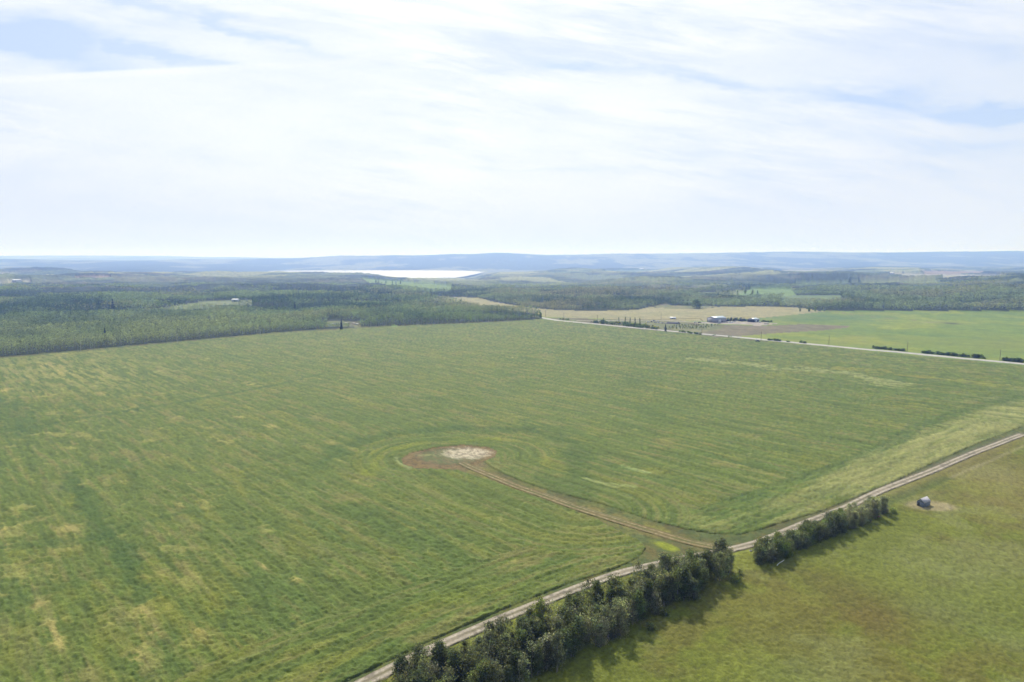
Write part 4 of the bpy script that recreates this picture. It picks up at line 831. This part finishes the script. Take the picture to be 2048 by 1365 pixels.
# shrubs beside the gravel road
def line_shrubs(u0, v0, u1, v1, n, s, lb, kit=T_sm, grp='roadside shrubs beyond the gravel road', nm='shrub'):
    for i in range(n):
        t = (i + random.uniform(.2, .8)) / n; x, y, z = px(u0 + (u1 - u0) * t, v0 + (v1 - v0) * t); plant(nm, random.choice(kit), x + random.uniform(-.8, .8), y + random.uniform(-1, 1.5), s * random.uniform(.75, 1.15), lb, 'shrub', grp, sz=s * random.uniform(.6, 1.05) * (.9 if nm == 'shrub' else 1.1))
line_shrubs(1745, 697.5, 1810, 703.5, 14, .95, 'dark shrub in the long clump left of the pole on the gravel road')
line_shrubs(1843, 706.5, 1937, 715.5, 20, 1.0, 'dark shrub in the longest roadside clump, right of the pole')
line_shrubs(1945, 716, 1967, 718, 6, 1.1, 'dark shrub in the short clump just right of the longest one')
line_shrubs(2006, 722, 2046, 726, 11, 1.15, 'dark shrub in the last roadside clump at the right edge')
line_shrubs(1535, 681.5, 1562, 684, 7, .9, 'dark shrub in the clump right of the pickup'); line_shrubs(1574, 685, 1580, 685.5, 2, .7, 'small dark shrub left of the single roadside bushes'); line_shrubs(1597, 686.5, 1611, 688, 4, .9, 'dark shrub in the small clump left of the fourth pole')
line_shrubs(1358, 665, 1402, 670, 9, .85, 'round dark shrub in the dotted row by the road below the barn'); line_shrubs(1424, 671.5, 1432, 672, 2, .5, 'small roadside bush right of the dotted row'); line_shrubs(1456, 674.5, 1464, 675, 2, .5, 'small roadside bush below the brown field')
line_shrubs(1120, 639.5, 1137, 641, 4, .9, 'low bush by the pole at the far end of the road')
# planting along the road: dense young trees, columnar trees, yellow bushes, sapling rows
line_shrubs(1182, 646, 1316, 660.5, 46, .95, 'young dark tree in the dense front row of the roadside planting', T_sm + T_sap, 'young trees planted beyond the gravel road', 'young_tree')
line_shrubs(1196, 645, 1300, 655, 26, 1.0, 'young dark tree in the back row of the roadside planting', T_sap + T_sm, 'young trees planted beyond the gravel road', 'young_tree')
line_shrubs(1232, 647, 1318, 657.5, 16, .8, 'yellow leafy bush in the roadside planting', T_yel, 'yellow bushes in the planting', 'bush')
for (u, v, s, lb) in [(1250.5, 649, .9, 'first dark columnar tree of the planting, from the left'), (1260, 650, .8, 'dark columnar tree beside the pole in the planting'), (1270, 651.5, .95, 'third dark columnar tree of the planting, from the left'), (1279.5, 651.5, .9, 'rightmost dark columnar tree of the planting'), (1237.5, 647, .75, 'short columnar tree left of the tall ones in the planting'), (1207, 647.5, .75, 'short columnar tree at the left end of the planting')]:
    x, y, z = px(u, v); plant('columnar_tree', random.choice(T_col), x, y, s, lb, 'tree')
for r_ in range(3):
    line_shrubs(1326 + r_ * 10, 659 - r_ * 3.2, 1414 + r_ * 12, 657.5 - r_ * 3.0, 19, .75, 'small sapling in the rows of the nursery plot before the barn', T_sap, 'nursery saplings', 'sapling')
# vegetation and trees dotted on far meadows
for (u, v, s, lb) in [(1438, 636.5, .0, '')]: pass
for (u, v, s) in [(752, 566, 1.4), (757, 567, 1.2), (772, 568, 1.3), (785, 569, 1.3), (792, 569, 1.1), (801, 569, 1.3), (1456, 590, 1.3), (1475, 590, 1.2), (1490, 589, 1.4), (1505, 590, 1.3), (1515, 588, 1.0), (1600, 624, .8), (1618, 624, .9), (1630, 624, .8), (1648, 624, .8)]:
    x, y, z = px(u, v); plant('broadleaf_tree', random.choice(T_mid), x, y, s * .75, 'small round tree dotted on a %s' % ('far green meadow above the lake side' if u < 1000 else ('far green meadow on the right' if v < 600 else 'corner of the tan field')), 'tree', 'scattered meadow trees')

# vehicles
def vehicle(x, y, rz, body, label, cat='car', kind='car', group=None, name=None, s=1.0, z=None):
    e = empty(name or ('pickup_truck' if kind == 'pickup' else 'parked_car'), x, y, rz, label, cat, group, z); e.scale = (s, s, s)
    def bd(a):
        prof = [(-2.6, .45), (-2.6, .98), (-.55, 1.02), (-.55, 1.02), (1.2, 1.05), (2.55, .92), (2.65, .45)]
        n = len(prof); V_ = [(p[0], sy * .92, p[1]) for sy in (-1, 1) for p in prof]; F_ = [(i, i + 1, n + i + 1, n + i) for i in range(n - 1)] + [(n - 1, 0, n, 2 * n - 1)]
        F_ += [(0, 6, 5, 1), (1, 5, 4, 2), (n, n + 1, n + 5, n + 6), (n + 1, n + 2, n + 4, n + 5)]; a.add(V_, F_)
    part('body', bd, body, e)
    x0, x1, x2, x3 = (-.5, -.3, .7, 1.3) if kind == 'pickup' else (-2.2, -1.6, .6, 1.3)
    def cab(a):
        V_ = [(x0, sy * .86, 1.03) for sy in (-1, 1)] + [(x3, sy * .86, 1.03) for sy in (-1, 1)] + [(x1, sy * .70, 1.62) for sy in (-1, 1)] + [(x2, sy * .70, 1.62) for sy in (-1, 1)]
        a.add(V_, [(0, 1, 5, 4), (2, 6, 7, 3), (0, 4, 6, 2), (1, 3, 7, 5)])
    part('windows', cab, M_glass, e)
    part('cab_roof', lambda a: boxm(a, x1 - .03, x2 + .03, -.73, .73, 1.60, 1.70), body, e)
    for wx in (-1.65, 1.65):
        for wy in (-.82, .82): part('wheel', lambda a: a.add(*tube([(wx, wy - .14, .38), (wx, wy - .13, .38), (wx, wy + .13, .38), (wx, wy + .14, .38)], [.05, .38, .38, .05], 14)), M_tire, e)
    for wy in (-.65, .65): part('headlight', lambda a: boxm(a, 2.60, 2.68, wy - .2, wy + .2, .68, .86), M_white, e)
    return e
rdir = math.atan2(AX[1], AX[0]); x, y, z = px(1515.5, 684.5); vehicle(x, y, rdir, M_darkp, 'dark pickup truck with a white load driving on the gravel road', 'truck', 'pickup', None, None, 1.12, z + .6)
ld = empty('white_load', x - .0, y, rdir, 'white box load on the bed of the dark pickup', 'box', None, z + .6 + 1.05)
part('crate', lambda a: boxm(a, -2.7, -.8, -.85, .85, 0, 1.15), M_white, ld); part('lid', lambda a: boxm(a, -2.75, -.75, -.9, .9, 1.16, 1.26), M_silver, ld)
for (u, v, mt, lb, a_) in [(1297, 645.2, M_white, 'white car parked leftmost in the farm car park', .2), (1303, 644.6, M_darkp, 'dark car behind the leftmost white car in the farm car park', 1.2), (1311, 646, M_silver, 'silver car in the middle of the parked row', .4), (1318, 646.8, M_white, 'white car in the middle of the parked row', .3), (1326, 647.4, M_silver, 'silver car right of the white one in the parked row', .2),
                          (1308, 643, M_bluep, 'blue car in the back row of the farm car park', .9), (1316, 643.4, M_white, 'white car in the back row of the farm car park', .8), (1399, 646.3, M_darkp, 'dark car parked left of the big barn', .1), (1391, 646.2, M_white, 'white car parked left of the dark one by the barn', .1), (1438, 647.6, M_silver, 'silver car parked right in front of the big barn', .3), (1520, 645.6, M_white, 'white car at the corner of the machine shed', .6)]:
    x, y, z = px(u, v); vehicle(x, y, a_, mt, lb)
# long dark windrow / covered pile beside the parked cars
x0, y0 = px2g(1331, 647.2); x1, y1 = px2g(1361, 648.6); ang = math.atan2(y1 - y0, x1 - x0); Lp = math.hypot(x1 - x0, y1 - y0)
e = empty('covered_pile', x0, y0, ang, 'long low dark covered pile right of the parked cars', 'pile')
def pile(a):
    n = 26; V_ = []
    for i in range(n):
        t = i / (n - 1); hh = 2.6 * min(1, 6 * t, 6 * (1 - t)) ** .5 * (1 + .1 * math.sin(i * 1.7)); 
        for (yy, zz) in ((-5, -.1), (-3.4, .62), (-1.2, 1.0), (1.2, .97), (3.4, .6), (5, -.1)): V_.append((t * Lp, yy + .15 * math.sin(i * 2.3 + yy), hh * zz))
    a.add(V_, [(i * 6 + k, (i + 1) * 6 + k, (i + 1) * 6 + k + 1, i * 6 + k + 1) for i in range(n - 1) for k in range(5)])
part('tarpaulin', pile, flat_mat('dark_tarpaulin', (.05, .048, .06), .7, 0, .3, .5), e)
def tyres(a):
    for i in range(24):
        cx, cy_ = random.uniform(2, Lp - 2), random.uniform(-2.4, 2.4); a.add(*tube([(cx, cy_, 2.3 - abs(cy_) * .3), (cx, cy_, 2.75 - abs(cy_) * .3)], [.55, .5], 8))
part('tyre_weights', tyres, M_tire, e)

# farm machinery between the two buildings
def tractor(x, y, rz, mt, label, s=1.0):
    e = empty('tractor', x, y, rz, label, 'tractor'); e.scale = (s, s, s)
    part('hood', lambda a: (boxm(a, .2, 2.4, -.45, .45, .9, 1.75), boxm(a, 2.4, 2.6, -.35, .35, 1.0, 1.6)), mt, e)
    part('cab', lambda a: boxm(a, -1.2, .2, -.75, .75, 1.0, 2.7), M_glass, e); part('cab_roof', lambda a: boxm(a, -1.35, .35, -.85, .85, 2.71, 2.9), mt, e)
    part('exhaust', lambda a: a.add(*tube([(1.2, .3, 1.7), (1.2, .3, 2.9)], [.06, .06], 6)), M_dark, e)
    for sy in (-1, 1):
        part('rear_wheel', lambda a: a.add(*tube([(-.8, sy * 1.05 - .25, .9), (-.8, sy * 1.05 - .22, .9), (-.8, sy * 1.05 + .22, .9), (-.8, sy * 1.05 + .25, .9)], [.3, .9, .9, .3], 16)), M_tire, e)
        part('front_wheel', lambda a: a.add(*tube([(1.9, sy * .95 - .18, .6), (1.9, sy * .95 - .15, .6), (1.9, sy * .95 + .15, .6), (1.9, sy * .95 + .18, .6)], [.2, .6, .6, .2], 14)), M_tire, e)
    return e
for (u, v, rz, mt, lb, s) in [(1456, 643.8, .4, M_greenp, 'dark green tractor right beside the big barn', 1.5), (1468, 643.9, 1.2, M_darkp, 'dark blue-grey tractor in the machinery row', 1.4), (1482, 643.2, 2.2, M_darkp, 'dark tractor in the machinery row, near its right end', 1.5), (1489, 643.0, .2, M_greenp, 'green tractor at the right end of the machinery row', 1.3)]:
    x, y, z = px(u, v); tractor(x, y, rz, mt, lb, s)
def implement(x, y, rz, label, n=5, fold=True):
    e = empty('folded_implement', x, y, rz, label, 'farm implement')
    part('frame', lambda a: (boxm(a, -4, 4, -.15, .15, .9, 1.2), boxm(a, -4, 4, 1.85, 2.15, .9, 1.2), boxm(a, -.15, .15, .15, 1.85, .92, 1.18), boxm(a, -.12, .12, -3.2, -.15, .8, 1.0)), M_rust, e)
    for sx in (-1, 1):
        part('wing', lambda a: [a.add(*tube([(sx * 3.8, yy, 1.2), (sx * 3.2, yy, 3.6), (sx * 2.3, yy, 6.0)], [.16, .14, .1], 5)) for yy in (0, 1, 2)] + [a.add(*tube([(sx * (3.75 - k * .3), -.2, 1.4 + k * .9), (sx * (3.75 - k * .3), 2.2, 1.4 + k * .9)], [.1, .1], 5)) for k in range(n)], M_darkp, e)
        part('wheel', lambda a: a.add(*tube([(sx * 2.5, .8, .5), (sx * 2.5, .82, .5), (sx * 2.5, 1.18, .5), (sx * 2.5, 1.2, .5)], [.1, .5, .5, .1], 12)), M_tire, e)
for (u, v, rz, lb) in [(1460, 642.6, .3, 'dark folded field implement nearest the barn in the machinery row'), (1463.5, 642.5, 1.4, 'dark folded field implement, second from the barn in the machinery row'), (1473, 642.4, .9, 'dark folded field implement in the middle of the machinery row'), (1478, 642.6, 0, 'dark folded field implement right of the middle of the machinery row'), (1486, 642.2, 2, 'dark folded field implement near the right end of the machinery row')]:
    x, y, z = px(u, v); implement(x, y, rz, lb)
line_shrubs(1454, 640.8, 1492, 641.5, 10, 1.0, 'dark bushy tree behind the machinery row', T_sm, 'bushes behind the machinery row'); line_shrubs(1522, 644.0, 1545, 645.0, 8, .8, 'low dark bush right of the machine shed', T_sm, 'bushes right of the machine shed')
def pallet(x, y, rz, label, mt, L_=4, W_=2, H_=.8):
    e = empty('lumber_stack', x, y, rz, label, 'stack')
    part('boards', lambda a: [boxm(a, -L_ / 2, L_ / 2, -W_ / 2 + k * W_ / 5, -W_ / 2 + (k + .9) * W_ / 5, .15 + j * H_ / 4, .15 + (j + .92) * H_ / 4) for k in range(5) for j in range(4)], mt, e)
    part('bearers', lambda a: [boxm(a, xx - .08, xx + .08, -W_ / 2, W_ / 2, 0, .148) for xx in (-L_ * .4, 0, L_ * .4)], M_pole, e)
for (u, v, lb, mt) in [(1455, 645.5, 'pale flat stack on the gravel right of the barn', M_wood), (1462, 646.0, 'white flat stack on the gravel beside the machinery', M_white), (1533, 648.4, 'small pale stack at the right tip of the gravel yard', M_wood)]:
    x, y, z = px(u, v); pallet(x, y, .4, lb, mt, 8, 3, 1.2)
for k, (u, v) in enumerate([(658, 651), (665, 649.5), (674, 649), (690, 648.5), (706, 648.8), (714, 650)]):
    x, y, z = px(u, v); pallet(x, y, .3 * k, ['pale lumber stack at the left end of the forest clearing', 'pale lumber stack, second from the left in the forest clearing', 'pale lumber stack, third from the left in the forest clearing', 'pale lumber stack, fourth from the left in the forest clearing', 'pale lumber stack, fifth from the left in the forest clearing', 'pale lumber stack at the right end of the forest clearing'][k], M_wood, 7, 4, 1.6)
# things lying in the pasture by the belts
x, y, z = px(1555.5, 1131); x2, y2, _ = px(1568, 1122.5); x3, y3, _ = px(1553.8, 1134)
wp = empty('white_pole', x, y, 0, 'long bent white pole lying on the grass before the short belt', 'pole')
part('long_pole', lambda a: a.add(*tube([(0, 0, .35), (x2 - x, y2 - y, .35)], [.11, .11], 8)), M_white, wp); part('short_pole', lambda a: a.add(*tube([(0, 0, .33), (x3 - x, y3 - y, .33)], [.10, .10], 8)), M_white, wp)
x, y, z = px(1482, 1129); x2, y2, _ = px(1492, 1134)
bd_ = empty('plank', x, y, math.atan2(y2 - y, x2 - x), 'pale broken plank lying in the gate gap between the belts', 'plank'); part('long_board', lambda a: boxm(a, 0, 2.0, -.13, .13, .25, .32), M_wood, bd_); part('short_board', lambda a: boxm(a, -.5, .5, .15, .40, .22, .29), M_wood, bd_)
def rock(x, y, s, label, mt=M_stone, name='boulder', cat='boulder'):
    r = np.random.default_rng(int(abs(x * 7 + y))); V_ = []; F_ = []; n, k = 7, 5
    for j in range(k):
        th = math.pi * (j + .5) / k
        for i in range(n):
            q = 1 + r.uniform(-.18, .18); V_.append((math.sin(th) * math.cos(6.283 * i / n) * s * q, math.sin(th) * math.sin(6.283 * i / n) * s * q * .8, math.cos(th) * s * .6 * q))
    for j in range(k - 1):
        for i in range(n): F_.append((j * n + i, (j + 1) * n + i, (j + 1) * n + (i + 1) % n, j * n + (i + 1) % n))
    V_.append((0, 0, s * .6)); V_.append((0, 0, -s * .6)); F_ += [(len(V_) - 2, i, (i + 1) % n, (i + 1) % n) for i in range(n)] + [(len(V_) - 1, (k - 1) * n + (i + 1) % n, (k - 1) * n + i, (k - 1) * n + i) for i in range(n)]
    o = mesh_np(name, V_, F_, None, mt); o.location = (x, y, tz(x, y) + s * .45); tag(o, label, cat)
x, y, z = px(1501, 1104); rock(x, y, .6, 'pale boulder in the gate gap right of the track fork')
x, y, z = px(1662, 1024); rock(x, y, .55, 'pale boulder between the dirt track and the short belt')
x, y, z = px(1756, 1031); rock(x, y, .8, 'small red barrel-like lump under the grey willows near the shed', M_red, 'red_barrel', 'barrel') if False else None
x, y, z = px(1757, 1036); b_ = empty('barrel', x, y, .7, 'small faded red barrel lying under the willows near the shed', 'barrel')
part('drum', lambda a: a.add(*tube([(-.5, 0, .5), (-.49, 0, .5), (.49, 0, .5), (.5, 0, .5)], [.02, .32, .32, .02], 14)), M_red, b_); part('hoop', lambda a: a.add(*tube([(-.1, 0, .5), (-.09, 0, .5), (.09, 0, .5), (.1, 0, .5)], [.325, .35, .35, .325], 14)), M_rust, b_)
# mast on the far ridge
x, y, z = px(1084, 512.5)

# ------------------------------------------------------------------ haze
a = Acc(); boxm(a, -27000, 27000, -27000, 27000, float(gz.min()) - 3, 330); hz = mesh_np('haze', *a.data()[:2], None, None)
m_, t, o_ = mat('haze'); pv = t.new('ShaderNodeVolumePrincipled')
pv.inputs['Color'].default_value = (.26, .43, 1.0, 1); pv.inputs['Density'].default_value = 1.28e-4; pv.inputs['Anisotropy'].default_value = .25; pv.inputs['Absorption Color'].default_value = (1, 1, 1, 1)
t.l.new(pv.outputs[0], o_.inputs['Volume']); hz.data.materials.append(m_); tag(hz, kind='stuff'); hz['label'] = 'pale blue summer haze over the distance'
print('objects', len(bpy.data.objects), 'zmin', gz.min(), 'zmax', gz.max())
